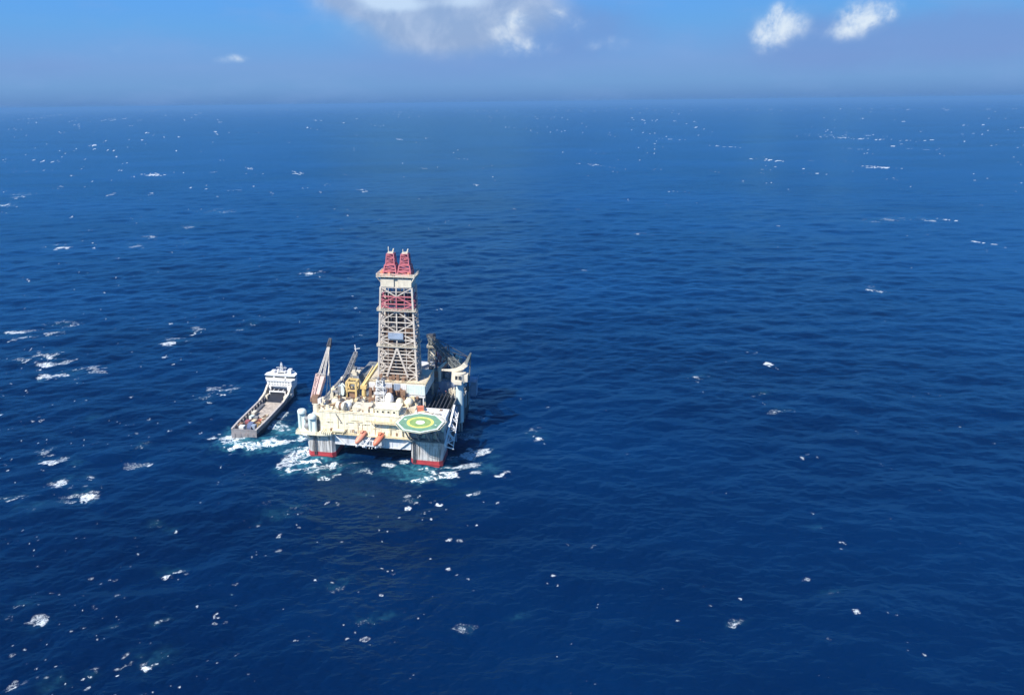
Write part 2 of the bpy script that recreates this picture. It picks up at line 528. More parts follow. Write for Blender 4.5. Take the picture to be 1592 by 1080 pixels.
# the breakers one can pick out
for px, py, wp, hp, s in (
        (77, 558, 18, 9, 1), (72, 568, 22, 7, 1), (96, 582, 40, 8, .9), (122, 588, 10, 8, .7), (40, 562, 14, 5, .8), (63, 549, 10, 4, .7),
        (88, 386, 16, 5, 1), (240, 272, 24, 5, .9), (98, 291, 14, 4, .7), (35, 306, 14, 4, .7), (10, 320, 12, 4, .8), (175, 302, 10, 4, .5), (236, 301, 10, 3, .6),
        (18, 518, 22, 5, .8), (40, 524, 14, 5, .7), (112, 505, 22, 5, .7), (78, 519, 16, 5, .6), (265, 504, 8, 4, .9), (302, 516, 12, 6, .9), (268, 533, 22, 6, .9),
        (257, 555, 10, 4, .8), (267, 567, 8, 4, .8), (350, 611, 30, 10, 1), (322, 622, 14, 9, .7), (145, 651, 16, 6, .5), (234, 652, 10, 4, .6), (295, 658, 8, 4, .7), (264, 670, 7, 4, .8),
        (310, 671, 8, 5, .7), (80, 718, 36, 7, .9), (70, 705, 16, 7, .5), (118, 722, 14, 6, .7), (95, 750, 22, 9, .8), (140, 742, 12, 8, .7), (232, 724, 20, 8, .8), (210, 728, 10, 5, .4), (220, 696, 12, 6, .5),
        (133, 775, 20, 16, 1), (108, 782, 16, 6, .6), (18, 777, 30, 6, .8), (60, 792, 26, 10, .45), (272, 826, 14, 6, .8), (247, 818, 12, 7, .5),
        (65, 972, 18, 12, 1), (30, 945, 16, 10, .5), (90, 924, 8, 9, .7), (78, 919, 10, 5, .5), (258, 891, 16, 9, 1), (278, 886, 22, 6, .7), (235, 1035, 32, 18, 1), (233, 1040, 18, 16, 1), (84, 1066, 22, 10, 1),
        (99, 1062, 5, 8, .7), (140, 1053, 12, 8, .8), (128, 1056, 7, 5, .8), (183, 1049, 8, 6, .7), (135, 1069, 10, 6, .7), (335, 959, 9, 9, 1), (324, 972, 6, 5, .4), (306, 943, 5, 5, .7), (180, 928, 10, 7, .4),
        (243, 968, 20, 4, .5), (176, 975, 14, 4, .35), (22, 1017, 10, 5, .5), (215, 859, 5, 4, .7), (283, 1068, 5, 4, .6), (373, 1019, 7, 6, .35), (387, 1050, 7, 6, .4),
        (838, 682, 16, 12, 1), (845, 690, 8, 6, .5), (1200, 569, 10, 7, 1), (1194, 569, 6, 6, .9), (1083, 587, 18, 6, .7), (1084, 594, 6, 5, .6), (1187, 627, 6, 5, .8), (1210, 641, 22, 4, .6), (1180, 614, 16, 4, .4),
        (1197, 249, 26, 5, 1), (1124, 228, 14, 4, .7), (1370, 260, 16, 5, .9), (1119, 268, 9, 4, .7), (1530, 378, 9, 6, 1), (1475, 342, 7, 5, 1), (1450, 343, 18, 4, .6), (1380, 343, 60, 3, .45), (1352, 451, 9, 4, .9), (1366, 452, 12, 4, .7), (1409, 472, 8, 4, .5),
        (1376, 288, 8, 4, .5), (1260, 270, 8, 3, .5), (1280, 210, 18, 3, .6), (1335, 232, 12, 4, .5), (1430, 232, 12, 3, .5), (1510, 213, 10, 3, .4),
        (1261, 798, 6, 5, .8), (1274, 821, 14, 5, .5), (1304, 840, 6, 6, .8), (1311, 840, 6, 6, .8), (1306, 849, 5, 5, .7), (1152, 930, 6, 5, .9), (1051, 960, 10, 4, .5), (1140, 970, 22, 5, .6), (1155, 896, 10, 5, .4), (1254, 896, 9, 4, .5), (1294, 998, 8, 4, .35), (1297, 920, 24, 5, .25),
        (668, 869, 6, 5, .7), (694, 886, 10, 5, .7), (727, 898, 8, 8, .8), (707, 892, 6, 4, .6), (735, 917, 8, 4, .4), (489, 900, 7, 6, .8), (517, 904, 8, 5, .5), (560, 921, 6, 6, .5), (596, 927, 8, 8, .8), (530, 913, 30, 8, .3), (650, 960, 6, 6, .7), (660, 955, 6, 4, .5),
        (713, 978, 16, 7, .5), (720, 975, 5, 4, .7), (564, 970, 22, 10, .35), (598, 961, 22, 6, .4), (842, 894, 8, 6, .7), (860, 895, 8, 6, .6), (867, 910, 6, 8, .6), (853, 905, 8, 4, .5), (805, 960, 20, 8, .25),
        (740, 817, 11, 7, .9), (725, 816, 6, 5, .4), (730, 770, 18, 7, 1), (751, 780, 6, 5, .7), (774, 783, 7, 5, .7), (635, 790, 8, 9, .95), (657, 808, 10, 9, .9), (670, 807, 6, 6, .8), (684, 785, 10, 8, .9), (692, 791, 8, 4, .8), (661, 797, 6, 5, .7), (645, 780, 12, 6, .6),
        (619, 804, 6, 5, .7), (587, 803, 6, 5, .6), (634, 771, 10, 5, .6), (650, 773, 10, 4, .5), (423, 803, 32, 14, .45), (433, 832, 10, 5, .6), (432, 857, 10, 5, .5), (494, 841, 6, 5, .7), (532, 842, 10, 5, .6), (576, 850, 10, 5, .4), (457, 790, 16, 5, .5), (525, 785, 6, 14, .4), (510, 783, 8, 7, .5), (578, 770, 20, 4, .45),
        (561, 296, 18, 4, .7), (481, 425, 16, 5, .8), (477, 427, 7, 5, .8), (496, 431, 6, 4, .6), (388, 262, 12, 4, .7), (334, 268, 10, 4, .5), (345, 330, 20, 4, .6), (367, 296, 20, 4, .5), (290, 354, 16, 4, .5), (235, 370, 14, 4, .6), (212, 383, 16, 5, .5), (292, 378, 12, 4, .5), (553, 480, 7, 6, .7), (658, 262, 10, 3, .5), (830, 182, 12, 3, .4), (1122, 160, 9, 3, .4), (1006, 172, 10, 3, .3),
        (530, 356, 10, 3, .4), (900, 325, 10, 3, .35), (395, 505, 12, 5, .5), (372, 512, 14, 4, .4), (1265, 250, 8, 3, .4)):
    patch_px(px, py, wp, hp * .72, s * .88)
    if wp >= 12 and py > 300:                 # old foam trailing off behind the breaker
        patch_px(px + rng.normal(0, .3) * wp, py - hp * .5, wp * 1.9, hp * 1.5, s * .5, kind='wash', aer=.14, thr=.45, nz=.5)
# many smaller ones, thicker up wind on the left
for i in range(2000):
    px = rng.uniform(-250, 1800)
    py = 168 + 912 * rng.uniform() ** 1.5
    dens = 1.0 / (1 + math.exp((px - 330) / 120.)) * .85 + .10 + .12 * math.exp(-((px - 620) / 140.) ** 2) * (py > 730)
    if py < 300:
        dens = max(dens * .95, .55)
    if rng.uniform() > dens:
        continue
    sc = .55 + .45 * (py - 160) / 900.
    wp = rng.lognormal(1.65, .50) * sc
    for j in range(rng.integers(1, 4)):
        patch_px(px + rng.normal(0, 14) * sc, py + rng.normal(0, 3.5) * sc, wp * rng.uniform(.4, 1), max(2.2, wp * rng.uniform(.22, .4)), rng.uniform(.25, .68) + (.25 if py < 300 else 0))
# wash behind the supply vessel and round the legs of the rig
for px, py, wp, hp, s, ae, ang in (
        (352, 676, 20, 20, 1, .6, 0), (372, 690, 70, 16, 1, 1, 0), (405, 690, 70, 18, 1, 1, .1), (352, 692, 30, 10, .8, .6, .2), (445, 672, 60, 20, .7, 1, .5), (425, 662, 40, 14, .5, .9, .6), (398, 700, 60, 10, .8, .7, 0), (430, 690, 60, 14, .7, .9, .3), (452, 700, 50, 14, .45, .7, .2),
        (378, 684, 64, 9, 1, .8, 0), (350, 684, 22, 14, 1, .5, .3), (520, 713, 40, 6, .9, .5, 0), (485, 716, 36, 10, 1, .8, 0), (662, 731, 54, 7, 1, .8, 0), (692, 726, 20, 8, .8, .5, .4),
        (440, 645, 20, 8, .7, .4, .3), (468, 676, 20, 40, .9, 1, 0), (470, 655, 18, 30, .6, .8, 0), (474, 700, 22, 24, 1, 1, 0), (500, 712, 66, 8, 1, 1, 0), (470, 720, 50, 22, .7, .9, 0), (500, 728, 80, 20, .7, .6, 0), (502, 741, 22, 8, .95, .8, 0), (540, 724, 60, 10, .5, .25, 0), (450, 728, 40, 22, .7, .5, 0), (560, 733, 30, 7, .5, .3, .1),
        (562, 719, 70, 5, .4, 0, 0), (602, 726, 26, 8, .7, .2, -.3), (655, 727, 70, 9, 1, 1, -.1), (650, 737, 110, 18, .8, .7, 0), (655, 745, 80, 12, .95, .9, 0), (616, 730, 26, 9, .8, .4, -.3), (697, 738, 24, 14, .8, .6, 0), (705, 716, 30, 24, .5, .7, .5), (690, 752, 30, 8, .6, .3, 0),
        (745, 703, 46, 12, .7, .3, .2), (728, 713, 30, 10, .8, .3, 0), (757, 728, 46, 18, .75, .3, 0), (770, 712, 24, 10, .7, .2, 0), (750, 738, 30, 8, .7, .2, 0), (735, 700, 14, 8, .7, 0, 0), (720, 672, 40, 16, .4, .5, .2), (735, 660, 16, 6, .6, .2, 0), (750, 645, 22, 5, .5, .1, 0), (733, 680, 20, 8, .5, .3, 0)):
    patch_px(px, py, wp, hp, s, ang=ang, kind='wash', aer=ae, thr=.50, nz=.42)

co = np.stack([GX + DX * .9 * far_fade, GY + DY * .9 * far_fade, H], -1).reshape(-1, 3).astype(np.float32)
idx = np.arange(NR * NA).reshape(NR, NA)
quads = np.stack([idx[:-1, :-1], idx[:-1, 1:], idx[1:, 1:], idx[1:, :-1]], -1).reshape(-1, 4)
me = bpy.data.meshes.new('sea_water')
me.vertices.add(len(co))
me.vertices.foreach_set('co', co.ravel())
me.loops.add(quads.size)
me.loops.foreach_set('vertex_index', quads.astype(np.int32).ravel())
me.polygons.add(len(quads))
me.polygons.foreach_set('loop_start', np.arange(0, quads.size, 4, dtype=np.int32))
me.polygons.foreach_set('loop_total', np.full(len(quads), 4, np.int32))
me.update(calc_edges=True)
me.polygons.foreach_set('use_smooth', np.ones(len(quads), bool))
for nm, arr in (('foam', FOAM), ('aerated', AER)):
    at_ = me.attributes.new(nm, 'FLOAT', 'POINT')
    at_.data.foreach_set('value', arr.ravel())
sea = bpy.data.objects.new('sea_water', me)
C.objects.link(sea)
tag(sea, kind='structure')
del GX, GY, co, quads, idx

m = bpy.data.materials.new('sea_water')
m.use_nodes = True
t = NT(m.node_tree)
pos = t.n('ShaderNodeNewGeometry').outputs['Position']
foam = t.n('ShaderNodeAttribute', attribute_name='foam').outputs['Fac']
aer = t.n('ShaderNodeAttribute', attribute_name='aerated').outputs['Fac']
WROT = -math.atan2(crest[1], crest[0])
ripple = t.noise(t.mapping(pos, (.30, 1.0, 1), (0, 0, WROT)), .42, 6, .66)
swell = t.noise(t.mapping(pos, (.30, 1.0, 1), (0, 0, WROT)), .035, 5, .6)
gust = t.noise(t.mapping(pos, (.5, 1.0, 1)), .004, 4, .55)
fine = t.noise(pos, .9, 5, .7)
lace = t.noise(pos, .38, 4, .65, .6)
veins = t.math('ABSOLUTE', t.math('SUBTRACT', t.noise(pos, .24, 5, .62, 1.2), .5))
veins = t.smooth(veins, .0, .10, 1.0, 0.0)
wash = t.smooth(aer, .05, .5)
veins2 = t.smooth(t.math('ABSOLUTE', t.math('SUBTRACT', t.noise(pos, .75, 4, .6, .8), .5)), .0, .13, 1.0, 0.0)
fo = t.mix(wash, t.math('MULTIPLY', foam, t.math('ADD', t.math('MULTIPLY', veins2, .6), .52)), t.math('MULTIPLY', foam, t.math('ADD', t.math('MULTIPLY', veins, .95), .32)))
fm = t.math('ADD', fo, t.math('MULTIPLY', t.math('SUBTRACT', fine, .5), 1.2))
fm = t.math('MULTIPLY', t.math('MULTIPLY', t.smooth(fm, .18, .95), t.smooth(fo, .02, .22)), .88)
body = t.mix(t.smooth(gust, .3, .7), rgb(.0001, .0048, .027), rgb(.0003, .0150, .064))
am = t.math('MULTIPLY', aer, t.smooth(lace, .30, .62, .25, 1.0))
body = t.mix(t.math('MULTIPLY', am, .75), body, rgb(.05, .24, .29))
rough = t.smooth(gust, .3, .7, .16, .24)
b1 = t.n('ShaderNodeBump')
b1.inputs['Strength'].default_value = .7
b1.inputs['Distance'].default_value = .42
t.l(ripple, b1.inputs['Height'])
b2 = t.n('ShaderNodeBump')
b2.inputs['Strength'].default_value = .8
b2.inputs['Distance'].default_value = 3.0
t.l(swell, b2.inputs['Height'])
t.l(b1.outputs[0], b2.inputs['Normal'])
nrm = b2.outputs[0]
dif = t.n('ShaderNodeBsdfDiffuse')
t.l(body, dif.inputs['Color'])
t.l(nrm, dif.inputs['Normal'])
gl = t.n('ShaderNodeBsdfGlossy')
gl.inputs['Color'].default_value = rgb(.42, .86, 1.0)
t.l(rough, gl.inputs['Roughness'])
t.l(nrm, gl.inputs['Normal'])
fr = t.n('ShaderNodeFresnel')
fr.inputs['IOR'].default_value = 1.333
t.l(nrm, fr.inputs['Normal'])
wat = t.n('ShaderNodeMixShader')
t.l(t.math('MINIMUM', fr.outputs[0], .46), wat.inputs[0])
t.l(dif.outputs[0], wat.inputs[1])
t.l(gl.outputs[0], wat.inputs[2])
fd = t.n('ShaderNodeBsdfDiffuse')
fd.inputs['Color'].default_value = rgb(.66, .71, .73)
t.l(nrm, fd.inputs['Normal'])
allm = t.n('ShaderNodeMixShader')
t.l(fm, allm.inputs[0])
t.l(wat.outputs[0], allm.inputs[1])
t.l(fd.outputs[0], allm.inputs[2])
t.l(allm.outputs[0], t.n('ShaderNodeOutputMaterial').inputs['Surface'])
me.materials.append(m)

# ------------------------------------------------------------------ the damp air over the sea
hz = MB().box(-80000, 80000, -2000, 80000, -12, CH + 12)
hm = bpy.data.materials.new('haze')
hm.use_nodes = True
t = NT(hm.node_tree)
pv = t.n('ShaderNodeVolumePrincipled')
pv.inputs['Color'].default_value = rgb(.17, .385, .69)
pv.inputs['Density'].default_value = 6.2e-5
pv.inputs['Anisotropy'].default_value = 0.0
t.l(pv.outputs[0], t.n('ShaderNodeOutputMaterial').inputs['Volume'])
MATS['haze'] = hm
tag(hz.build('haze', 'haze'), kind='stuff')
# ------------------------------------------------------------------ the drilling rig
# local frame: x along the front from left to right, y away from the camera, z up; origin mid front at the waterline
O_ = sea_point(480.7, 708.8).lerp(sea_point(686.4, 726.7), .5)
rig = empty('drilling_rig', O_, RIG_A)
tag(rig, 'semi-submersible drilling rig on four legs with twin-topped lattice derrick and green helideck', 'oil rig')

def chamfer(x0, x1, y0, y1, c):
    return [(x0 + c, y0), (x1 - c, y0), (x1, y0 + c), (x1, y1 - c), (x1 - c, y1), (x0 + c, y1), (x0, y1 - c), (x0, y0 + c)]

LEN = 82.0
cols = [(-35.5, -20.9, 0, 17), (19.4, 35.5, 0, 17), (-35.5, -20.9, LEN - 17, LEN), (19.4, 35.5, LEN - 17, LEN)]
for i, (x0, x1, y0, y1) in enumerate(cols):
    b = MB()
    fl = 1.0
    b.prism(chamfer(x0, x1, y0, y1, 1.6), 3.2, 13.8, chamfer(x0 - (fl if x0 < 0 else 0), x1 + (0 if x0 < 0 else fl), y0, y1, 1.6))
    # raised rubbing strips and pipes running down the front
    for f in (.2, .36, .55, .68, .82):
        x = x0 + (x1 - x0) * f
        b.box(x - .16, x + .16, y0 - .22, y0 + .1, 3.4, 13.6)
    b.box(x0 + 1.2, x1 - 1.2, y0 - .25, y0 + .1, 11.2, 11.6)
    o = b.build('hull_column', 'column_grey', rig)
    b = MB().prism(chamfer(x0 - .15, x1 + .15, y0 - .15, y1 + .15, 1.7), -7, 3.2)
    b.box(x0 + 1, x1 - 1, y0 - .5, y0, 1.1, 1.5)
    b.build('boot_band', 'boot_red', o)
    b = MB()
    lx = x0 + (x1 - x0) * (.30 if i % 2 == 0 else .12)
    for s in (-.55, .55):
        b.beam((lx + s, y0 - .55, 1.5), (lx + s, y0 - .55, 13.8), .28)
    for k2 in range(16):
        b.beam((lx - .55, y0 - .55, 1.8 + k2 * .78), (lx + .55, y0 - .55, 1.8 + k2 * .78), .2)
    b.build('ladder', 'dark_steel', o)

# grey upper hull between the columns
b = MB()
b.box(-36.4, 36.4, 3.2, LEN - 1, 8.1, 14.2)
b.box(-20.8, 19.3, .9, 3.2, 8.1, 14.6)
for x in (-14, -6.5, 9.5, 13.5):
    b.box(x - .12, x + .12, .68, .9, 8.3, 14.4)
b.box(-20.6, 19.2, .55, .9, 8.05, 8.45)
hull = b.build('upper_hull', 'front_grey', rig)
for s, x in ((1, -20.6), (-1, 19.2)):
    MB().beam((x, .4, 13.5), (x + s * 5.5, .4, 8.6), .9, .5).build('brace', 'white', hull)
b = MB().box(-36.9, 37.1, 2, LEN, 14.2, 19.0)
b.box(-37.4, 37.6, 3.5, LEN + .5, 18.4, 18.7)
b.build('deck_side', 'hull_grey', rig)
b = MB().box(-36.8, 37.0, 14.6, LEN - .2, 19.0, 19.25)
b.build('deck_plating', 'deck_grey', rig)

# cream accommodation front
b = MB()
b.box(-28.2, 15.2, 0, 14.5, 15.0, 25.8)
b.box(15.2, 36.2, 1.2, 14.5, 15.0, 22.6)
b.box(-32.5, -28.2, 2.0, 14.5, 14.6, 23.0)
b.box(-28.6, 15.5, -.55, 0, 14.4, 15.2)
b.box(-28.6, 15.6, -.25, 14.6, 25.8, 26.1)
for z in (18.6, 22.2):
    b.box(-28.2, 15.2, -.14, 0, z, z + .14)
for x in (-22.5, -15.2, -8, -.8, 4.2, 9.0, 13.2):
    b.box(x - .09, x + .09, -.12, 0, 15.2, 25.7)
acc = b.build('accommodation_block', 'cream', rig)
rw = random.Random(3)
for z in (16.6, 20.0, 23.4):
    for kx in range(13):
        x = -26.6 + kx * 3.25
        if rw.random() < .62 or z > 23:
            continue
        b = MB()
        b.box(x - .26, x + .26, -.10, .02, z, z + .6)
        wn = b.build('window', 'glass', acc)
b = MB()
b.box(0, 13.6, -2.6, -.25, 22.5, 22.9)
for kx in range(7):
    b.beam((.3 + kx * 2.15, -2.4, 22.5), (.3 + kx * 2.15, -.2, 20.6), .25)
b.rail([(0, -2.5, 22.9), (13.6, -2.5, 22.9)], 1.1, .14, 1.6)
b.build('balcony', 'cream_dark', acc)
b = MB().capsule((-21.2, -1.2, 16.6), (-13.9, -1.2, 16.6), 1.15)
b.box(-20, -19.4, -2, 0, 15.2, 16); b.box(-15.8, -15.2, -2, 0, 15.2, 16)
b.build('front_tank', 'cream_dark', acc)
b = MB().rail([(-28.4, -.1, 26.1), (.4, -.1, 26.1)], 1.1, .13, 2.2)
b.build('roof_railing', 'cream_dark', acc)
b = MB()
b.beam((-19.2, -.35, 25.4), (-16.4, -.5, 20.8), .55, .3)
b.build('stair_flight', 'steel', acc)
b = MB()
b.box(-20.5, 20.0, -1.6, .2, 14.65, 14.95)
b.rail([(-20.5, -1.5, 14.95), (-8.6, -1.5, 14.95)], 1.1, .13, 2)
b.rail([(5.4, -1.5, 14.95), (20, -1.5, 14.95)], 1.1, .13, 2)
for x in range(-20, 20, 4):
    b.beam((x, -1.5, 14.65), (x, .7, 13.2), .25)
b.build('walkway', 'cream_dark', rig)

# pipes, lockers and small doors fixed along the cream front
for i in range(34):
    b = MB()
    x, z = rw.uniform(-27.5, 14.5), rw.uniform(15.6, 25)
    k_ = i % 4
    if k_ == 0:
        b.box(x - .12, x + .12, -.34, -.14, 15.2, z)
        nm, mt = 'wall_pipe', 'cream_dark'
    elif k_ == 1:
        b.box(x - .6, x + .6, -.6, -.14, 15.25, 15.2 + rw.uniform(.8, 2.2))
        nm, mt = 'wall_locker', rw.choice(('cream', 'cream_dark', 'off_white', 'steel'))
    elif k_ == 2:
        b.box(x - 1.8, x + 1.8, -.36, -.14, z, z + .2)
        nm, mt = 'wall_pipe', 'cream_dark'
    else:
        b.box(x - .45, x + .45, -.24, -.02, 15.3, 17.3)
        nm, mt = 'wall_door', rw.choice(('cream_dark', 'brown', 'off_white'))
    b.build(nm, mt, acc)
# rooftop houses on the accommodation
b = MB()
b.box(1.2, 13.3, 1.0, 9.5, 26.1, 29.2)
b.box(.8, 13.7, .7, 9.9, 29.2, 29.45)
for x in (3, 6, 9, 12):
    b.box(x - .1, x + .1, .85, 1.0, 26.2, 29.1)
rh = b.build('roof_house', 'cream', rig)
for x in (2.6, 5.2, 8.1, 11.0):
    MB().box(x - .5, x + .5, .88, 1.02, 27.3, 28.2).build('window', 'glass', rh)
b = MB()
b.box(-11.5, -2, 3.0, 10, 26.1, 28.4)
b.build('roof_house', 'off_white', rig)
# white exhaust tower with its round silencer
b = MB()
b.truss((1.2, 12.5, 26.1), (1.2, 12.5, 40.4), 4.6, 3.2, 7, .38)
b.box(-1.6, 4.0, 9.7, 15.3, 33.3, 33.6); b.box(-1.3, 3.7, 10.2, 15.0, 37.0, 37.3)
tw = b.build('exhaust_tower', 'white', rig)
b = MB()
for x, y in ((.2, 11.6), (2.2, 11.6), (.2, 13.4), (2.2, 13.4)):
    b.cyl((x, y, 27), (x, y, 41.5), .45)
b.build('exhaust_pipe', 'steel', tw)
b = MB().rail([(-1.6, 9.7, 33.6), (4, 9.7, 33.6), (4, 15.3, 33.6)], 1.1, .13, 1.8)
b.build('railing', 'white', tw)
b = MB().lathe([(0, 1.0), (.15, 1.9), (.4, 2.35), (.7, 2.2), (.9, 1.4), (1, .3)], (6.0, 11.0, 27.6), (6.0, 11.0, 34.2), 16)
b.cyl((6, 11, 26.1), (6, 11, 27.8), 1.2)
b.build('surge_tank', 'white', rig, True)

# cream mud tanks and cabinets packed on the roof, to the left of the helideck
def tank(p, q, r, mat, nm='storage_tank'):
    b = MB().capsule(p, q, r)
    pv_, qv_ = Vector(p), Vector(q)
    for f in (.25, .75):
        c = pv_.lerp(qv_, f)
        b.box(c.x - .5, c.x + .5, c.y - r * .8, c.y + r * .8, c.z - r - .5, c.z - r * .5)
    return b.build(nm, mat, rig, True)
tank((10.6, 11.2, 28.2), (10.6, 16.5, 28.2), 1.9, 'cream')
tank((15.2, 13.0, 27.8), (15.2, 18.5, 27.8), 2.0, 'cream')
tank((-17.4, 5.6, 28.3), (-12.4, 5.6, 28.3), 1.9, 'white')
tank((-24.5, 9.0, 28.0), (-20.4, 10.0, 28.0), 1.6, 'off_white')
b = MB()
b.box(8.0, 19.6, 11.5, 25.6, 19.2, 25.9)
b.box(-26, 8.0, 14.6, 26, 19.2, 25.4)
b.build('mud_module', 'deck_cream', rig)

# drum with a dark open end beside the left tank, and the big grey hose reel
b = MB()
b.cyl((-19.3, 3.4, 28.6), (-17.6, 3.0, 28.6), 2.3, None, 18)
b.cyl((-16.2, 2.6, 28.6), (-14.9, 2.4, 28.6), 2.3, None, 18)
b.box(-19.8, -14.5, 1.9, 4.4, 26.1, 26.6)
dr = b.build('winch_drum', 'off_white', rig)
MB().cyl((-17.6, 3.0, 28.6), (-16.2, 2.6, 28.6), 1.7, None, 14).build('rope', 'brown', dr)
b = MB()
for y in (20.2, 22.6):
    b.cyl((-22.6, y, 30.0), (-22.3, y + .3, 30.0), 3.0, None, 20)
    b.cyl((-22.6, y - .02, 30.0), (-22.3, y + .32, 30.0), 1.0, None, 12)
b.beam((-24.6, 21.6, 26), (-22.5, 21.6, 30), .4); b.beam((-20.4, 21.6, 26), (-22.5, 21.6, 30), .4)
rl = b.build('hose_reel', 'pale_green', rig)
MB().cyl((-22.5, 20.5, 30.0), (-22.5, 22.6, 30.0), 2.4, None, 18).build('hose', 'steel', rl)

# yellow gantry and knuckle boom ahead of the derrick
b = MB()
for x in (-19.6, -14.4):
    b.beam((x, 20.0, 25.4), (x, 20.0, 34.8), .95)
    b.beam((x, 25.0, 25.4), (x, 25.0, 34.8), .95)
    b.beam((x, 20.0, 34.8), (x, 25.0, 34.8), .8)
    b.beam((x, 20.0, 29), (x, 25.0, 32.5), .5)
for y in (20.0, 25.0):
    b.beam((-19.6, y, 34.8), (-14.4, y, 34.8), 1.0)
    b.beam((-19.6, y, 30.2), (-14.4, y, 30.2), .7)
gy = b.build('handling_gantry', 'yellow', rig)
MB().box(-18.7, -15.2, 20.6, 24.2, 26.0, 29.8).build('winch_house', 'brown', gy)
b = MB()
b.cyl((-10.8, 22.5, 25.4), (-10.8, 22.5, 31.0), 1.35, 1.1)
b.box(-12.4, -9.2, 21.2, 23.8, 31.0, 32.8)
kb = b.build('knuckle_crane', 'yellow', rig)
b = MB()
b.beam((-11.0, 22.5, 32.0), (-5.0, 34.0, 42.0), 1.3, 1.6, .9, 1.0)
b.beam((-12.2, 22.6, 32.0), (-8.0, 32.2, 40.2), .45)
b.build('boom', 'yellow', kb)
MB().beam((-5.0, 34.0, 42.2), (-3.0, 30.0, 35.5), .8, .9, .6).build('jib', 'cream', kb)

# ------------------------------------------------------------------ drill floor
DF = 34.0
b = MB()
for x in (-8.4, -1.6, 5.6, 13.0, 21.4):
    for y in (26.5, 48.0):
        b.beam((x, y, 19.2), (x, y, 33), 1.0)
for y in (26.5, 48.0):
    for x0, x1 in ((-8.4, -1.6), (-1.6, 5.6), (5.6, 13), (13, 21.4)):
        b.beam((x0, y, 19.8), (x1, y, 27.6), .5)
        b.beam((x0, y, 27.4), (x1, y, 27.4), .7)
b.box(-9.2, 22.2, 25.6, 49, 33.0, DF)
df = b.build('drill_floor', 'deck_cream', rig)
xs = [(-8.8, -5.4, 'white'), (-5.2, -2.4, 'off_white'), (-2.2, .6, 'white'), (.8, 4.0, 'hull_grey'), (4.9, 8.4, 'blue_grey'), (8.6, 11.8, 'white'), (12.0, 21.8, 'pale_green')]
for x0, x1, mt in xs:
    b = MB().box(x0, x1, 25.2, 25.6, 28.2, 33.6)
    for kz in range(int((x1 - x0) / 1.4)):
        b.box(x0 + .7 + kz * 1.4, x0 + .85 + kz * 1.4, 25.1, 25.2, 28.4, 33.4)
    b.build('wind_panel', mt, df)
MB().box(21.8, 22.2, 26, 48.6, 28.2, 33.6).build('wind_panel', 'pale_green', df)
b = MB().box(11.6, 22.0, 23.6, 25.2, 27.3, 27.7)
b.rail([(11.6, 23.7, 27.7), (22, 23.7, 27.7)], 1.1, .15, 1.6)
b.beam((21.2, 24.0, 19.2), (21.2, 24.0, 27.3), .6)
b.build('stair_landing', 'white', df)
b = MB().rail([(-9.2, 25.7, DF), (22.2, 25.7, DF), (22.2, 49, DF)], 1.2, .18, 1.6)
b.build('railing', 'cream_dark', df)
# brown machinery under and on the floor
rm = random.Random(9)
for i in range(52):
    b = MB()
    x, y = rm.uniform(-7.5, 12), rm.uniform(22.0, 30)
    s_, h_ = rm.uniform(.4, 1.1), rm.uniform(1.0, 6.5)
    b.box(x - s_, x + s_, y - s_, y + s_, 25.3, 25.4 + h_)
    if i % 3 == 0:
        b.beam((x, y, 25.6), (x + rm.uniform(-4, 4), y - rm.uniform(0, 3), 25.6 + rm.uniform(1, 6)), .35)
    b.build('mud_pump', 'brown', df)
for i in range(36):
    b = MB()
    x = rm.uniform(-4, 16)
    y = rm.uniform(27, 46)
    h_ = rm.uniform(1.2, 3.8)
    b.box(x - .8, x + .8, y - .7, y + .7, DF, DF + h_)
    b.build('drill_machinery', 'brown', df)

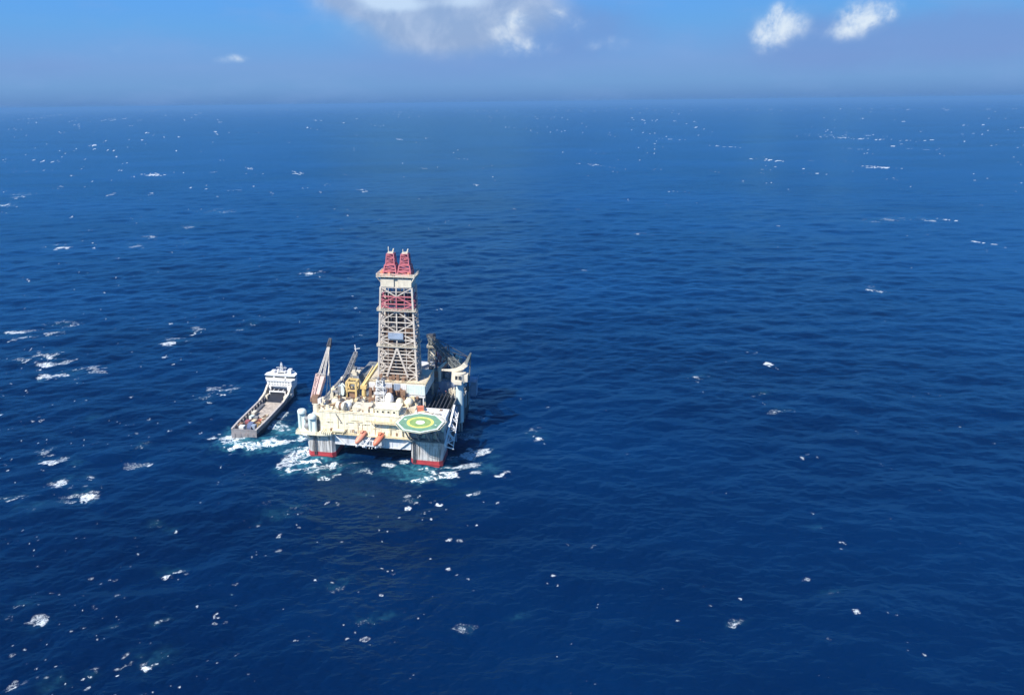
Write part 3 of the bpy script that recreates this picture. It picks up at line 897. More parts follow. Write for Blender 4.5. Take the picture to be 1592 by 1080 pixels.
# ------------------------------------------------------------------ derrick
zb, zt = DF, 84.6
def dfr(z):
    """corner positions of the derrick at height z"""
    f = (z - zb) / (86.0 - zb)
    xl = -4.6 + 2.6 * f
    xr = 16.5 - 2.1 * f
    return xl, xr, 30.0 + .5 * f, 41.0 - .7 * f
lv = [34.0, 37.6, 41.3, 45.1, 48.6, 52.3, 56.5, 60.7, 66.0, 71.9, 75.8, 79.8, 84.6]
red_lo, red_hi = 71.9, 79.8
def colour_of(z):
    return 'r' if red_lo <= z < red_hi else 'w'
sets = {}
def put(nm, z):
    return sets.setdefault(colour_of(z), MB())
for z0, z1 in zip(lv, lv[1:]):
    a, c = dfr(z0), dfr(z1)
    g = put('leg', 40)
    for xi in (0, 1):
        for yi in (2, 3):
            g.beam((a[xi], a[yi], z0), (c[xi], c[yi], z1), 0.92)
    g = put('girt', z0)
    for yi in (2, 3):
        g.beam((c[0], c[yi], z1), (c[1], c[yi], z1), .52)
    for xi in (0, 1):
        g.beam((c[xi], c[2], z1), (c[xi], c[3], z1), .6)
    g = put('brace', z0)
    ma, mc = (a[0] + a[1]) / 2, (c[0] + c[1]) / 2
    for yi in (2, 3):
        if z0 >= 52:
            g.beam((ma, a[yi], z0), (mc, c[yi], z1), .62)
            up_ = lv.index(z0) % 2 == 0
            for xi in (0, 1):
                if up_:
                    g.beam((a[xi], a[yi], z0), (mc, c[yi], z1), .5)
                else:
                    g.beam((ma, a[yi], z0), (c[xi], c[yi], z1), .5)
        else:
            for xi, s in ((0, 1), (1, -1)):
                q0 = a[xi] + s * 4.6
                q1 = c[xi] + s * 4.6
                g.beam((a[xi], a[yi], z0), (q1, c[yi], z1), .5) if lv.index(z0) % 2 else g.beam((q0, a[yi], z0), (c[xi], c[yi], z1), .5)
    # lighter secondary members half way up each bay
    zm = (z0 + z1) / 2
    h = dfr(zm)
    for yi in (2, 3):
        g.beam((h[0], h[yi], zm), (h[1], h[yi], zm), .26)
        for f in (.25, .75):
            g.beam((a[0] + (a[1] - a[0]) * f, a[yi], z0), (c[0] + (c[1] - c[0]) * f, c[yi], z1), .28)
    for xi in (0, 1):
        g.beam((a[xi], a[2], z0), (c[xi], c[3], z1), .55)
        g.beam((a[xi], a[3], z0), (c[xi], c[2], z1), .55)
# the big inverted V over the pipe door
a, c = dfr(37), dfr(52.3)
g = put('brace', 40)
for yi in (2, 3):
    mc = (c[0] + c[1]) / 2
    g.beam((a[0] + 4.6, a[yi] - .1, 36), (mc, c[yi] - .1, 52.3), .95)
    g.beam((a[1] - 4.6, a[yi] - .1, 36), (mc, c[yi] - .1, 52.3), .95)
dk = sets['w'].build('derrick', 'derrick_white', rig)
sets['r'].build('red_section', 'tower_red', dk)
# dark weather cladding on the back and inside, pipe stands racked in the tower
b = MB()
for z0, z1 in ((35, 44.6), (45.6, 52), (53, 60.2), (61.2, 71.4), (72.6, 79.4)):
    a, c = dfr(z0), dfr(z1)
    for f0, f1 in ((.05, .33), (.35, .64), (.66, .95)):
        xa, xb = a[0] + (a[1] - a[0]) * f0, a[0] + (a[1] - a[0]) * f1
        b.box(xa, xb, a[3] - 1.0, a[3] - .8, z0, z1)
b.build('wind_wall', 'brown_dark', dk)
b = MB()
for i in range(11):
    for j in range(5):
        for x0 in (-2.0, 9.2):
            x = x0 + i * .46
            b.cyl((x, 33.0 + j * .55, DF), (x + .25, 33.2 + j * .55, 62 - (i * j % 3)), .16, None, 5)
b.build('pipe_stand', 'brown', dk)
b = MB()
for x in (2.4, 9.6):
    for s in (-1, 1):
        b.beam((x + s * 1.3, 38, DF), (x + s * 1.0, 37.5, 84), .4)
    b.box(x - 1.3, x + 1.3, 36.2, 38.8, 58 if x < 5 else 43, 63 if x < 5 else 48)
b.build('top_drive_rail', 'steel', dk)
MB().box(1.6, 9.6, 29.1, 29.7, 57.2, 60.4).build('monkey_board', 'blue_grey', dk)
for z, ov in ((52.3, 1.1), (71.9, 1.4)):
    a = dfr(z)
    b = MB()
    for (x0, x1, y0, y1) in ((a[0] - ov, a[1] + ov, a[2] - ov, a[2] - .5), (a[0] - ov, a[1] + ov, a[3] + .5, a[3] + ov), (a[0] - ov, a[0] - .5, a[2], a[3]), (a[1] + .5, a[1] + ov, a[2], a[3])):
        b.box(x0, x1, y0, y1, z + .35, z + .6)
    b.rail([(a[0] - ov, a[3] + ov, z + .6), (a[0] - ov, a[2] - ov, z + .6), (a[1] + ov, a[2] - ov, z + .6), (a[1] + ov, a[3] + ov, z + .6)], 1.1, .16, 2)
    b.build('belt_walkway', 'off_white', dk)
# two big white boards under the crown, and the crown platform
a = dfr(86)
mid = (a[0] + a[1]) / 2
for x0, x1 in ((a[0] + .1, mid - 1.1), (mid + 1.1, a[1] - .1)):
    b = MB().box(x0, x1, a[2] - .5, a[3] + .3, 84.9, 89.4)
    b.build('crown_block_house', 'off_white', dk)
b = MB().box(mid - 1.1, mid + 1.1, a[2] + .2, a[3], 84.9, 89.2)
b.build('crown_spine', 'off_white', dk)
b = MB()
b.box(a[0] - 1.9, a[1] + 1.9, a[2] - 1.6, a[3] + 2.0, 90.3, 90.7)
for x in (a[0] - 1.7, a[1] + 1.7):
    for y in (a[2] - 1.4, a[3] + 1.8):
        b.beam((x, y, 90.3), (a[0] if x < mid else a[1], a[2] if y < 35 else a[3], 87.4), .45)
for k2 in range(8):
    x = a[0] + k2 * (a[1] - a[0]) / 7
    b.box(x - .25, x + .25, a[2] - .3, a[3] + .3, 89.4, 90.3)
b.rail([(a[0] - 1.8, a[3] + 1.9, 90.7), (a[0] - 1.8, a[2] - 1.5, 90.7), (a[1] + 1.8, a[2] - 1.5, 90.7), (a[1] + 1.8, a[3] + 1.9, 90.7), (a[0] - 1.8, a[3] + 1.9, 90.7)], 1.2, .2, 1.8)
b.build('crown_platform', 'off_white', dk)
for i in range(16):
    b = MB()
    x = random.uniform(a[0] - 2, a[1] + 2)
    y = random.uniform(a[2] - 1.5, a[3] + 1.5)
    b.box(x - .6, x + .6, y - .5, y + .5, 90.7, 91.6 + random.random() * 1.3)
    b.build('crown_sheave', 'pale_orange', dk)
for xc in ((a[0] + mid) / 2 + .5, (a[1] + mid) / 2 - .1):
    b = MB()
    yc = (a[2] + a[3]) / 2
    b.truss((xc, yc, 91.0), (xc, yc, 95.8), 7.0, 5.4, 3, .6)
    b.truss((xc, yc, 95.8), (xc, yc, 101.4), 4.6, 3.6, 3, .5)
    b.box(xc - 3.4, xc + 3.4, yc - 3.4, yc + 3.4, 92.5, 93.2)
    b.box(xc - 2.2, xc + 2.2, yc - 2.2, yc + 2.2, 95.6, 96.6)
    b.box(xc - .8, xc + .8, yc - .6, yc + .6, 97.2, 101.2)
    b.build('crown_tower', 'tower_red', dk)
    b = MB()
    b.box(xc - 1.5, xc + 1.5, yc - 1.5, yc + 1.5, 101.4, 102.1)
    b.beam((xc - 1, yc - 1, 102.4), (xc - 1, yc - 1, 105 if xc < mid else 103.8), .3)
    b.beam((xc + 1, yc, 102.4), (xc + 1.5, yc, 103.9), .5)
    b.build('mast_head', 'off_white', dk)

# ------------------------------------------------------------------ helideck
hx, hy, hz_ = 25.6, -4.8, 26.2
def octa(r, rot):
    return [(hx + r * math.cos(rot + i * math.pi / 4), hy + r * math.sin(rot + i * math.pi / 4)) for i in range(8)]
HROT = R(22.5 - 10)
b = MB().prism(octa(11.9, HROT), hz_ - .55, hz_)
hd = b.build('helideck', 'helideck_green', rig)
def ring(r0, r1, z0, z1, n, rot=0.0):
    b = MB()
    for i in range(n):
        a0, a1 = rot + 2 * math.pi * i / n, rot + 2 * math.pi * (i + 1) / n
        p = [(hx + r * math.cos(q), hy + r * math.sin(q)) for r, q in ((r0, a0), (r1, a0), (r1, a1), (r0, a1))]
        b.prism(p, z0, z1)
    return b
ring(10.9, 11.75, hz_ - .1, hz_ + .02, 8, HROT).build('edge_line', 'mark_white', hd)
ring(1.9, 5.6, hz_ - .1, hz_ + .008, 40).build('inner_disc', 'olive_green', hd)
ring(5.3, 6.7, hz_ - .1, hz_ + .016, 40).build('aiming_circle', 'mark_yellow', hd)
b = MB().prism([(hx + 2.2 * math.cos(i * math.pi / 12), hy + 2.2 * math.sin(i * math.pi / 12)) for i in range(24)], hz_ - .1, hz_ + .02)
b.build('centre_mark', 'mark_white', hd)
MB().box(hx - 8.6, hx - 7.4, hy + 2.0, hy + 2.8, hz_ - .05, hz_ + .014).build('deck_mark', 'mark_white', hd)
MB().box(hx + 7.6, hx + 8.4, hy - 2.2, hy - 1.6, hz_ - .05, hz_ + .014).build('deck_mark', 'mark_white', hd)
b = MB()
oo, oi = octa(13.1, HROT), octa(11.9, HROT)
for i in range(8):
    p0, p1, q0, q1 = oi[i], oi[(i + 1) % 8], oo[i], oo[(i + 1) % 8]
    b.beam((q0[0], q0[1], hz_ + .05), (q1[0], q1[1], hz_ + .05), .18)
    for f in (0, .2, .4, .6, .8):
        b.beam((p0[0] + (p1[0] - p0[0]) * f, p0[1] + (p1[1] - p0[1]) * f, hz_ - .35), (q0[0] + (q1[0] - q0[0]) * f, q0[1] + (q1[1] - q0[1]) * f, hz_ + .05), .12)
b.build('safety_net', 'off_white', hd)
b = MB()
for i in range(8):
    p, q = octa(10.2, HROT)[i], octa(10.2, HROT)[(i + 1) % 8]
    b.beam((p[0], p[1], hz_ - 1.1), (q[0], q[1], hz_ - 1.1), .6)
    b.beam((p[0], p[1], hz_ - 1.1), (hx, hy, hz_ - 1.1), .45)
for x in (19.0, 24, 29.5, 34.0):
    b.beam((x, -11.5, hz_ - 1.3), (x, -.2, 14.2), .55)
    b.beam((x, -5, hz_ - 1.3), (x, -.2, 17), .45)
    b.beam((x, .2, hz_ - 1.3), (x, .6, 14.4), .7)
    if x < 33:
        b.beam((x, -.1, 15), (x + 5, -.1, 22), .4)
        b.beam((x + 5, -.1, 15), (x, -.1, 22), .4)
b.build('support_frame', 'steel', hd)
b = MB()
b.box(19.2, 36.8, -1.4, 1.2, 13.75, 14.25)
b.rail([(19.2, -1.3, 14.25), (36.8, -1.3, 14.25), (36.8, 2, 14.25)], 1.1, .14, 2)
b.build('column_ledge', 'steel', rig)
for i in range(24):
    b = MB()
    x = rm.uniform(19.8, 36)
    z = rm.uniform(14.4, 19)
    b.box(x - .6, x + .6, .5 - rm.random() * .9, 1.3, z, z + rm.uniform(1, 4))
    b.build('underdeck_pipework', 'steel', rig)
MB().box(37.0, 37.4, 3, 16, 13, 19).build('side_plate', 'dark_steel', rig)
# pale flat deck behind the helideck
b = MB().box(19.8, 36.6, 4.6, 15.6, 22.6, 25.4)
b.box(21, 35.5, 5.2, 15.0, 25.4, 25.6)
b.build('store_roof', 'white', rig)

# ------------------------------------------------------------------ port front corner: platform and two white winch towers
b = MB()
b.prism([(-40.4, -3.4), (-27.5, -3.4), (-21.0, -2.2), (-21.0, .4), (-40.4, 9)], 13.9, 14.7)
b.rail([(-40.2, 8, 14.7), (-40.2, -3.2, 14.7), (-27.5, -3.2, 14.7), (-21.2, -2.0, 14.7)], 1.1, .14, 2)
for x in (-39, -34, -29):
    b.beam((x, -3, 13.9), (max(x, -35), .1, 10.5), .4)
pf = b.build('mooring_platform', 'cream', rig)
for xc, yc, hh in ((-38.2, 1.6, 26.0), (-31.6, -1.2, 24.8)):
    b = MB()
    b.cyl((xc - 1.35, yc, 14.7), (xc - 1.35, yc, hh - 2.0), .95)
    b.cyl((xc + 1.35, yc, 14.7), (xc + 1.35, yc, hh - 2.0), .95)
    b.box(xc - .6, xc + .6, yc - .3, yc + .9, 14.7, hh - 2.2)
    b.lathe([(0, 1.9), (.12, 2.35), (.6, 2.3), (.85, 1.9), (1, 1.0)], (xc, yc, hh - 2.3), (xc, yc, hh - .1), 16)
    o = b.build('winch_tower', 'pale_green', rig, True)
    MB().box(xc + 2.3, xc + 3.4, yc + .6, yc + 2.0, 16, hh - 3.5).build('control_box', 'dark_steel', o)
b = MB().cyl((-36.0, .6, 17.2), (-33.8, -.2, 17.2), 1.6, None, 14)
b.cyl((-36.0, .6, 21.4), (-33.8, -.2, 21.4), 1.1, None, 12)
b.build('mooring_reel', 'steel', rig)
b = MB()
for i in range(6):
    b.box(-27 + i * 1.0, -26.4 + i * 1.0, -3.2, -.6, 14.7, 16.2 - .1 * i)
b.build('fairlead_rack', 'cream', rig)

# ------------------------------------------------------------------ pedestal cranes
def rope(b, p, q, r=.10):
    b.beam(p, q, r * 2)
# left crane, boom laid up and back
b = MB().cyl((-31.8, 6.5, 14.6), (-31.8, 6.5, 27.5), 2.1, 1.9, 16)
b.box(-33.6, -30.0, 4.7, 8.3, 27.5, 28.2)
cr = b.build('pedestal_crane', 'off_white', rig)
cr['label'] = 'pink and white crane with its dark tipped boom raised'
b = MB()
b.box(-33.6, -30.2, 4.6, 8.6, 28.2, 32.0)
b.box(-34.3, -33.6, 4.4, 6.0, 29.0, 31.0)
b.build('machinery_house', 'brown', cr)
MB().box(-30.2, -28.6, 4.2, 6.4, 28.4, 31.0).build('operator_cab', 'white', cr)
b = MB()
b.beam((-32.2, 6.0, 28.5), (-32.0, 16.5, 38.0), 2.8, 2.6, 4.4, 3.2)
b.truss((-33.6, 6.2, 30.2), (-33.6, 16.6, 39.4), 1.5, 2.0, 5, .35)
b.build('boom_heel', 'pale_pink', cr)
b = MB()
b.truss((-33.3, 16.5, 38.6), (-32.5, 31.0, 50.2), .9, .5, 7, .42)
b.truss((-30.7, 16.5, 38.6), (-31.9, 31.0, 50.2), .9, .5, 7, .42)
for f in (0, .3, .6, .85):
    b.beam((-33.3 + .8 * f, 16.5 + 14.5 * f, 38.6 + 11.6 * f), (-30.7 - 1.2 * f, 16.5 + 14.5 * f, 38.6 + 11.6 * f), .5)
b.box(-34.6, -29.6, 16.0, 17.6, 38.4, 40.0)
b.build('boom_lattice', 'boom_grey', cr)
b = MB().truss((-32.2, 31.0, 50.2), (-32.4, 35.0, 53.6), 1.7, .9, 3, .5)
b.beam((-32.2, 31, 50.2), (-32.4, 35, 53.6), 1.1)
b.build('boom_tip', 'dark_steel', cr)
b = MB()
b.beam((-28.6, 12, 28), (-29.4, 22.0, 43), .4); b.beam((-28.6, 20, 28), (-29.4, 22.0, 45.5), .4)
rope(b, (-29.4, 22.0, 44.8), (-32.2, 31, 50.4))
b.build('back_stay', 'off_white', cr)
# grey conveyor boom lying over the pipe deck on the left
b = MB()
b.truss((-25.4, 30.0, 28.0), (-27.4, 64.0, 36.0), 2.4, 1.8, 12, .42)
b.beam((-25.4, 30.0, 26.9), (-27.4, 64.0, 35.1), 1.5, .4)
gc = b.build('transfer_boom', 'steel', rig)
b = MB().cyl((-25.2, 30.5, 19.2), (-25.2, 30.5, 27.4), 1.6, 1.4)
b.box(-27, -23.6, 28.6, 32.4, 24.5, 27.2)
b.build('pedestal', 'blue_grey', gc)
b = MB()
b.beam((-27.4, 64, 36), (-28.6, 66, 40.4), .35); b.beam((-28.6, 65, 38), (-25.6, 66, 38.4), .35)
b.build('beacon_mast', 'white', gc)

# right crane on its tall pale column
b = MB()
b.cyl((36.6, 46, 7.0), (36.6, 46, 30.0), 2.35, 2.1, 20)
b.lathe([(0, 2.1), (.6, 3.0), (1, 3.1)], (36.6, 46, 29.6), (36.6, 46, 31.4), 20)
b.box(33.5, 36.6, 44.6, 47.4, 10.5, 15.4)
cr = b.build('pedestal_crane', 'pale_green', rig, True)
cr.location = (1.5, -7.0, 1.6)
cr['label'] = 'pale green tall column crane with a cream curved jib foot'
b = MB()
b.cyl((36.2, 46, 30.6), (36.2, 46, 35.8), 4.3, 3.9, 20)
b.box(34.2, 38.4, 40.6, 43.0, 30.4, 32.0)
b.box(38.2, 41.2, 43.5, 48.4, 31.2, 35.0)
mh = b.build('machinery_house', 'off_white', cr)
for x in (35.4, 37.2):
    MB().box(x - .65, x + .65, 41.85, 42.2, 32.8, 34.8).build('window', 'glass', mh)
b = MB()
pts = [(26.6, 47, 36.0), (31.0, 46.6, 36.2), (34.6, 46.2, 36.8), (37.6, 46, 38.2), (40.2, 45.8, 40.8)]
ws = [.7, 1.1, 1.6, 2.3, 2.6]
for (p, q), (w0_, w1_) in zip(zip(pts, pts[1:]), zip(ws, ws[1:])):
    b.beam(p, q, w0_, w0_, w1_, w1_)
b.build('jib_foot', 'off_white', cr)
b = MB()
b.beam((40.6, 45.8, 42), (42.6, 45.5, 47.0), 3.0, 1.8, 1.2, .8)
b.beam((41.6, 46.8, 31), (42.4, 46.0, 45.4), .6)
b.build('gantry_frame', 'boom_dark', cr)
b = MB()
b.truss((35.8, 49, 36.2), (13.1, 83, 42.4), 3.2, 2.6, 11, .52)
b.build('boom_lattice', 'boom_dark', cr)
b = MB().box(-2.6, 2.4, -1.3, 1.3, -1.1, 1.1)
o = b.build('boom_tip', 'dark_steel', cr)
o.location, o.rotation_euler = (13.9, 82.4, 43.8), (0, R(-12), R(-30))
b = MB()
rope(b, (41.6, 45.6, 44.6), (23, 68, 40.4), .14)
rope(b, (41.6, 45.6, 44.6), (13.9, 82, 43.8), .14)
b.build('boom_pendant', 'dark_steel', cr)
# boom rest tower behind the derrick
b = MB()
b.truss((16.2, 74.6, 19.2), (16.2, 74.6, 42.6), 5.2, 3.6, 8, .5)
b.box(13.4, 19.0, 72, 77.2, 38.6, 39.0)
b.box(14.4, 17.6, 73, 75.4, 39.0, 42.0)
br = b.build('boom_rest', 'boom_dark', rig)
MB().rail([(13.4, 77, 39), (13.4, 72, 39), (19, 72, 39), (19, 77, 39)], 1.2, .2, 1.6).build('railing', 'off_white', br)
# engine and riser houses to the rear right
for x0, x1, y0, y1, z1, mt in ((22.5, 35.5, 62, 80, 29.0, 'blue_grey'), (22.5, 33, 52, 61, 26.4, 'blue_grey'), (6, 21, 56, 80, 27.5, 'hull_grey'), (-24, 2, 56, 80, 25.5, 'deck_grey'), (24.6, 30.2, 63, 68, 34.2, 'dull_red')):
    b = MB().box(x0, x1, y0, y1, 19.2, z1)
    n = int((x1 - x0) / 2.2)
    for i in range(1, n):
        x = x0 + (x1 - x0) * i / n
        b.box(x - .12, x + .12, y0 - .14, y0, 19.4, z1 - .2)
    b.rail([(x0, y0, z1), (x1, y0, z1), (x1, y1, z1)], 1.1, .16, 2.2)
    b.build('engine_house', mt, rig)
b = MB()
for i in range(5):
    b.cyl((24 + i * 2.3, 66 + (i % 2) * 5, 29), (24 + i * 2.3, 66 + (i % 2) * 5, 34.5 + (i % 3)), .9, .8, 12)
    b.cyl((24 + i * 2.3, 66 + (i % 2) * 5, 34.5 + (i % 3)), (24.3 + i * 2.3, 67.4 + (i % 2) * 5, 35.4 + (i % 3)), .75, .75, 10)
b.build('exhaust_stack', 'off_white', rig)
b = MB()
b.beam((24.6, 52.0, 34), (30.0, 57.0, 38.6), 1.2, 1.2, .8, .8)
b.beam((30.0, 57.0, 38.6), (30.6, 56, 35), .8)
b.cyl((24.6, 52, 26.4), (24.6, 52, 34.4), 1.0)
o = b.build('deck_crane', 'off_white', rig)
MB().beam((24.4, 51.4, 31.2), (28.6, 55.6, 36.2), .8, .7).build('luffing_ram', 'pale_orange', o)
# crowded dark machinery and pipework on the rear right
for i in range(84):
    b = MB()
    x, y = rm.uniform(19, 36), rm.uniform(49, 81)
    z = 19.2 if y < 52 else (26.4 if y < 61 else 29.0)
    if x < 22.4:
        z = 27.5
    hh = rm.uniform(1.5, 9.0) * (1.2 - abs(x - 24) / 30)
    kind = i % 4
    if kind == 0:
        b.truss((x, y, z), (x + rm.uniform(-1, 1), y, z + hh), 1.8, 1.4, 3, .28)
        nm = 'pipe_rack'
    elif kind == 1:
        b.cyl((x, y, z), (x, y, z + hh * .8), rm.uniform(.4, 1.0), None, 10)
        nm = 'vent_pipe'
    elif kind == 2:
        b.box(x - rm.uniform(.6, 1.8), x + rm.uniform(.6, 1.8), y - 1, y + 1, z, z + hh * .7)
        nm = 'plant_cabinet'
    else:
        b.beam((x, y, z + hh * .5), (x + rm.uniform(-6, 3), y + rm.uniform(-4, 4), z + hh), .5)
        b.beam((x, y, z), (x, y, z + hh * .5), .5)
        nm = 'pipe_run'
    b.build(nm, rm.choice(('dark_steel', 'boom_dark', 'steel', 'blue_grey', 'dull_red', 'brown', 'off_white')), rig)
# riser rack in the shaded bay on the right, shade deepened by dark colours
b = MB()
for x in range(24, 36, 2):
    b.box(x - .2, x + .2, 18, 43.6, 19.25, 23.0)
b.build('riser_rack', 'dark_steel', rig)
b = MB()
for i in range(9):
    b.cyl((24.9 + i * 1.22, 18.6, 19.9 + (i % 2) * .9), (24.9 + i * 1.22, 43.2, 19.9 + (i % 2) * .9), .52, None, 8)
b.build('riser_pipe', 'bay_shade_green', rig)
b = MB().box(36.6, 37.0, 16, 43, 19.2, 23.6)
b.build('bay_bulwark', 'steel', rig)
# sponsons, trunks and pipe bundles filling the right side between the legs
for i in range(30):
    b = MB()
    y = rm.uniform(18, 79)
    z0, z1 = rm.uniform(7, 13), rm.uniform(14, 20)
    d_ = rm.uniform(.5, 2.2)
    if i % 3:
        b.box(37.1, 37.1 + d_, y - rm.uniform(.8, 2.6), y + rm.uniform(.8, 2.6), z0, z1)
        nm = 'side_sponson'
    else:
        b.cyl((37.2 + d_ * .5, y, rm.uniform(-1, 4)), (37.2 + d_ * .5, y, z1), .55, None, 10)
        nm = 'caisson_pipe'
    b.build(nm, rm.choice(('steel', 'dark_steel', 'blue_grey', 'boom_grey', 'boom_dark')), rig)
# outboard platforms along the right side
b = MB()
b.box(37.6, 42.5, 74, 83, 18.2, 18.6)
b.rail([(37.6, 74, 18.6), (42.5, 74, 18.6), (42.5, 83, 18.6)], 1.2, .18, 1.8)
b.beam((37, 76, 12), (42, 76, 18.2), .5); b.beam((37, 81, 12), (42, 81, 18.2), .5)
b.box(38.5, 42.2, 76, 82, 9.0, 18.2)
b.build('side_platform', 'blue_grey', rig)
b = MB()
for y in (54, 60, 66, 71):
    MB().cyl((37.9, y, 1.0), (37.9, y, 19.0), .6, None, 10).build('caisson_pipe', 'dark_steel', rig)
pass
# white escape stair zigzag beside the helideck
b = MB()
P0 = [(37.4, -1.5, 14.4), (40.8, 2.5, 14.6), (37.6, 4.5, 17.8), (41.0, 7.0, 18.0), (37.8, 9.5, 21.0), (41.2, 12, 21.4), (38.2, 15, 24.6)]
for p, q in zip(P0, P0[1:]):
    b.beam(p, q, .9, .3)
    b.beam((p[0], p[1], p[2] + 1.1), (q[0], q[1], q[2] + 1.1), .18)
    b.beam(p, (p[0], p[1], p[2] + 1.1), .2)
b.beam((37.6, -3.6, 14.2), (39.0, 16.6, 27.4), .9, .7)
b.beam((41.4, -2.0, 11.6), (41.2, 15.4, 24.0), .35)
b.beam((37.6, -3.4, 13.6), (41.2, 1.0, 10.4), .8, .5)
for f in (.1, .3, .5, .7, .9):
    b.beam((37.6 + f * 1.4, -3.6 + f * 20.2, 14.2 + f * 13.2), (41.3, -2 + f * 17.4, 11.6 + f * 12.4), .35)
b.build('escape_stair', 'white', rig)
# small pipework and lockers over the cream modules so no roof is bare
for nm, mt, n, z0, (xa, xb, ya, yb) in (('plant_skid', 'steel', 30, 26.1, (-27, 1, 6, 14)), ('plant_skid', 'brown', 34, 25.4, (-25, 7.6, 15, 25.5)), ('deck_locker', 'cream', 26, 26.1, (-27, 0, .8, 13.5)), ('deck_locker', 'off_white', 30, 25.4, (-25, 7.6, 15, 25.5)), ('valve_rack', 'steel', 34, 25.4, (-25, 7.6, 15, 25.5)),
                                       ('deck_locker', 'cream_dark', 24, 25.9, (8.4, 19, 12, 25)), ('valve_rack', 'brown', 22, 26.1, (-27, 0, 2, 13.5)), ('valve_rack', 'white', 26, 25.6, (-24, 18, 3, 25)), ('vent_head', 'off_white', 20, 25.5, (21.4, 35, 5.6, 14.6))):
    for i in range(n):
        b = MB()
        x, y = rm.uniform(xa, xb), rm.uniform(ya, yb)
        s_, d_ = rm.uniform(.3, 1.3), rm.uniform(.3, 1.0)
        h_ = rm.uniform(.5, 2.6) if nm != 'vent_head' else rm.uniform(.2, .6)
        if nm == 'valve_rack':
            b.beam((x, y, z0 + h_ * .8), (x + rm.uniform(-4, 4), y + rm.uniform(-3, 3), z0 + h_ * .8), .28)
            b.beam((x, y, z0), (x, y, z0 + h_), .3)
        else:
            b.box(x - s_, x + s_, y - d_, y + d_, z0, z0 + h_)
        b.build(nm, rm.choice((mt, mt, mt, 'steel', 'brown', 'cream_dark', 'dark_steel', 'cream')), rig)  # dark colours mixed in stand for shadow gaps between the roof items
# main deck clutter
for i in range(90):
    b = MB()
    x, y = rm.uniform(-35.5, -26), rm.uniform(15.5, 80)
    if i % 3 == 0:
        x, y = rm.uniform(-24, 35), rm.uniform(50, 56)
    s_, d_, h_ = rm.uniform(.4, 1.8), rm.uniform(.4, 1.8), rm.uniform(.6, 3.4)
    b.box(x - s_, x + s_, y - d_, y + d_, 19.2, 19.2 + h_)
    if i % 2 == 0:
        b.box(x - s_ * .4, x + s_ * .4, y - d_ * .4, y + d_ * .4, 19.2 + h_, 19.6 + h_ * 1.3)
    b.build('deck_machinery', ('off_white', 'steel', 'off_white', 'cream_dark', 'blue_grey')[i % 5], rig)
b = MB().rail([(-36.8, 15, 19.2), (-36.8, LEN, 19.2), (37, LEN, 19.2), (37, 50, 19.2)], 1.2, .16, 2.2)
b.build('deck_railing', 'off_white', rig)

# ------------------------------------------------------------------ things carried on the rig
def on_rig(x, y, z):
    return O_ + U * x + V * y + Vector((0, 0, z))
# two orange lifeboats nose down in their cradle on the front
axis = (U * -.42 + V * -.74 + Vector((0, 0, -.52))).normalized()
def lifeboat(p, mat, label):
    L, W_, H_ = 8.2, 3.5, 3.4
    r_ = empty('lifeboat', p)
    side = axis.cross(Vector((0, 0, 1))).normalized()
    upv = side.cross(axis)
    r_.rotation_mode = 'QUATERNION'
    r_.rotation_quaternion = Matrix((axis, -side, upv)).transposed().to_quaternion()
    tag(r_, label, 'lifeboat', 'orange lifeboats on the rig front')
    b = MB()
    n = 12
    prof = [(-.5, .55, .62), (-.44, .85, .9), (-.25, 1, 1), (.1, 1, 1), (.32, .82, .92), (.45, .42, .66), (.5, .1, .35)]
    vs, fs = [], []
    for f, ww, hh in prof:
        for i in range(n):
            a_ = 2 * math.pi * i / n
            vs.append((f * L, math.cos(a_) * W_ / 2 * ww, math.sin(a_) * H_ / 2 * (hh if math.sin(a_) > 0 else ww * .8)))
    for j in range(len(prof) - 1):
        fs += [(j * n + i, j * n + (i + 1) % n, (j + 1) * n + (i + 1) % n, (j + 1) * n + i) for i in range(n)]
    fs += [tuple(range(n)), tuple(range((len(prof) - 1) * n, len(prof) * n))]
    b.add(vs, fs)
    b.build('hull', mat, r_, True)
    b = MB().box(-L * .42, -L * .20, -.8, .8, 1.2, 2.3)
    b.build('wheelhouse', mat, r_)
    MB().box(-L * .20, -L * .19, -.65, .65, 1.55, 2.1).build('window', 'glass', r_)
    MB().box(-L * .4, L * .3, -W_ / 2 - .08, W_ / 2 + .08, -.12, .14).build('fender', 'rubber', r_)
lifeboat(on_rig(-5.8, -2.9, 14.4), 'pale_orange', 'paler orange lifeboat on the rig front, the one nearer the two white winch towers')
lifeboat(on_rig(3.6, -2.9, 14.0), 'orange', 'deeper orange lifeboat on the rig front, the one nearer the green helideck')
b = MB()
for x in (-4.0, -.6, .2, 6.0):
    b.beam((x, .6, 15.6), (x - 3.4, -6.2, 10.8), .4, .55)
    b.beam((x - .5, .8, 9.6), (x - 3.2, -5.6, 10.6), .35)
for f in (.2, .5, .85):
    b.beam((-4 - 3.4 * f, .6 - 6.8 * f, 15.6 - 4.8 * f), (6 - 3.4 * f, .6 - 6.8 * f, 15.6 - 4.8 * f), .35)
for x in (-2.6, -1.0, .4):
    b.beam((x, -4.6, 9.6), (x + .6, -4.6, 13.6), .3)
b.build('lifeboat_cradle', 'white', rig)
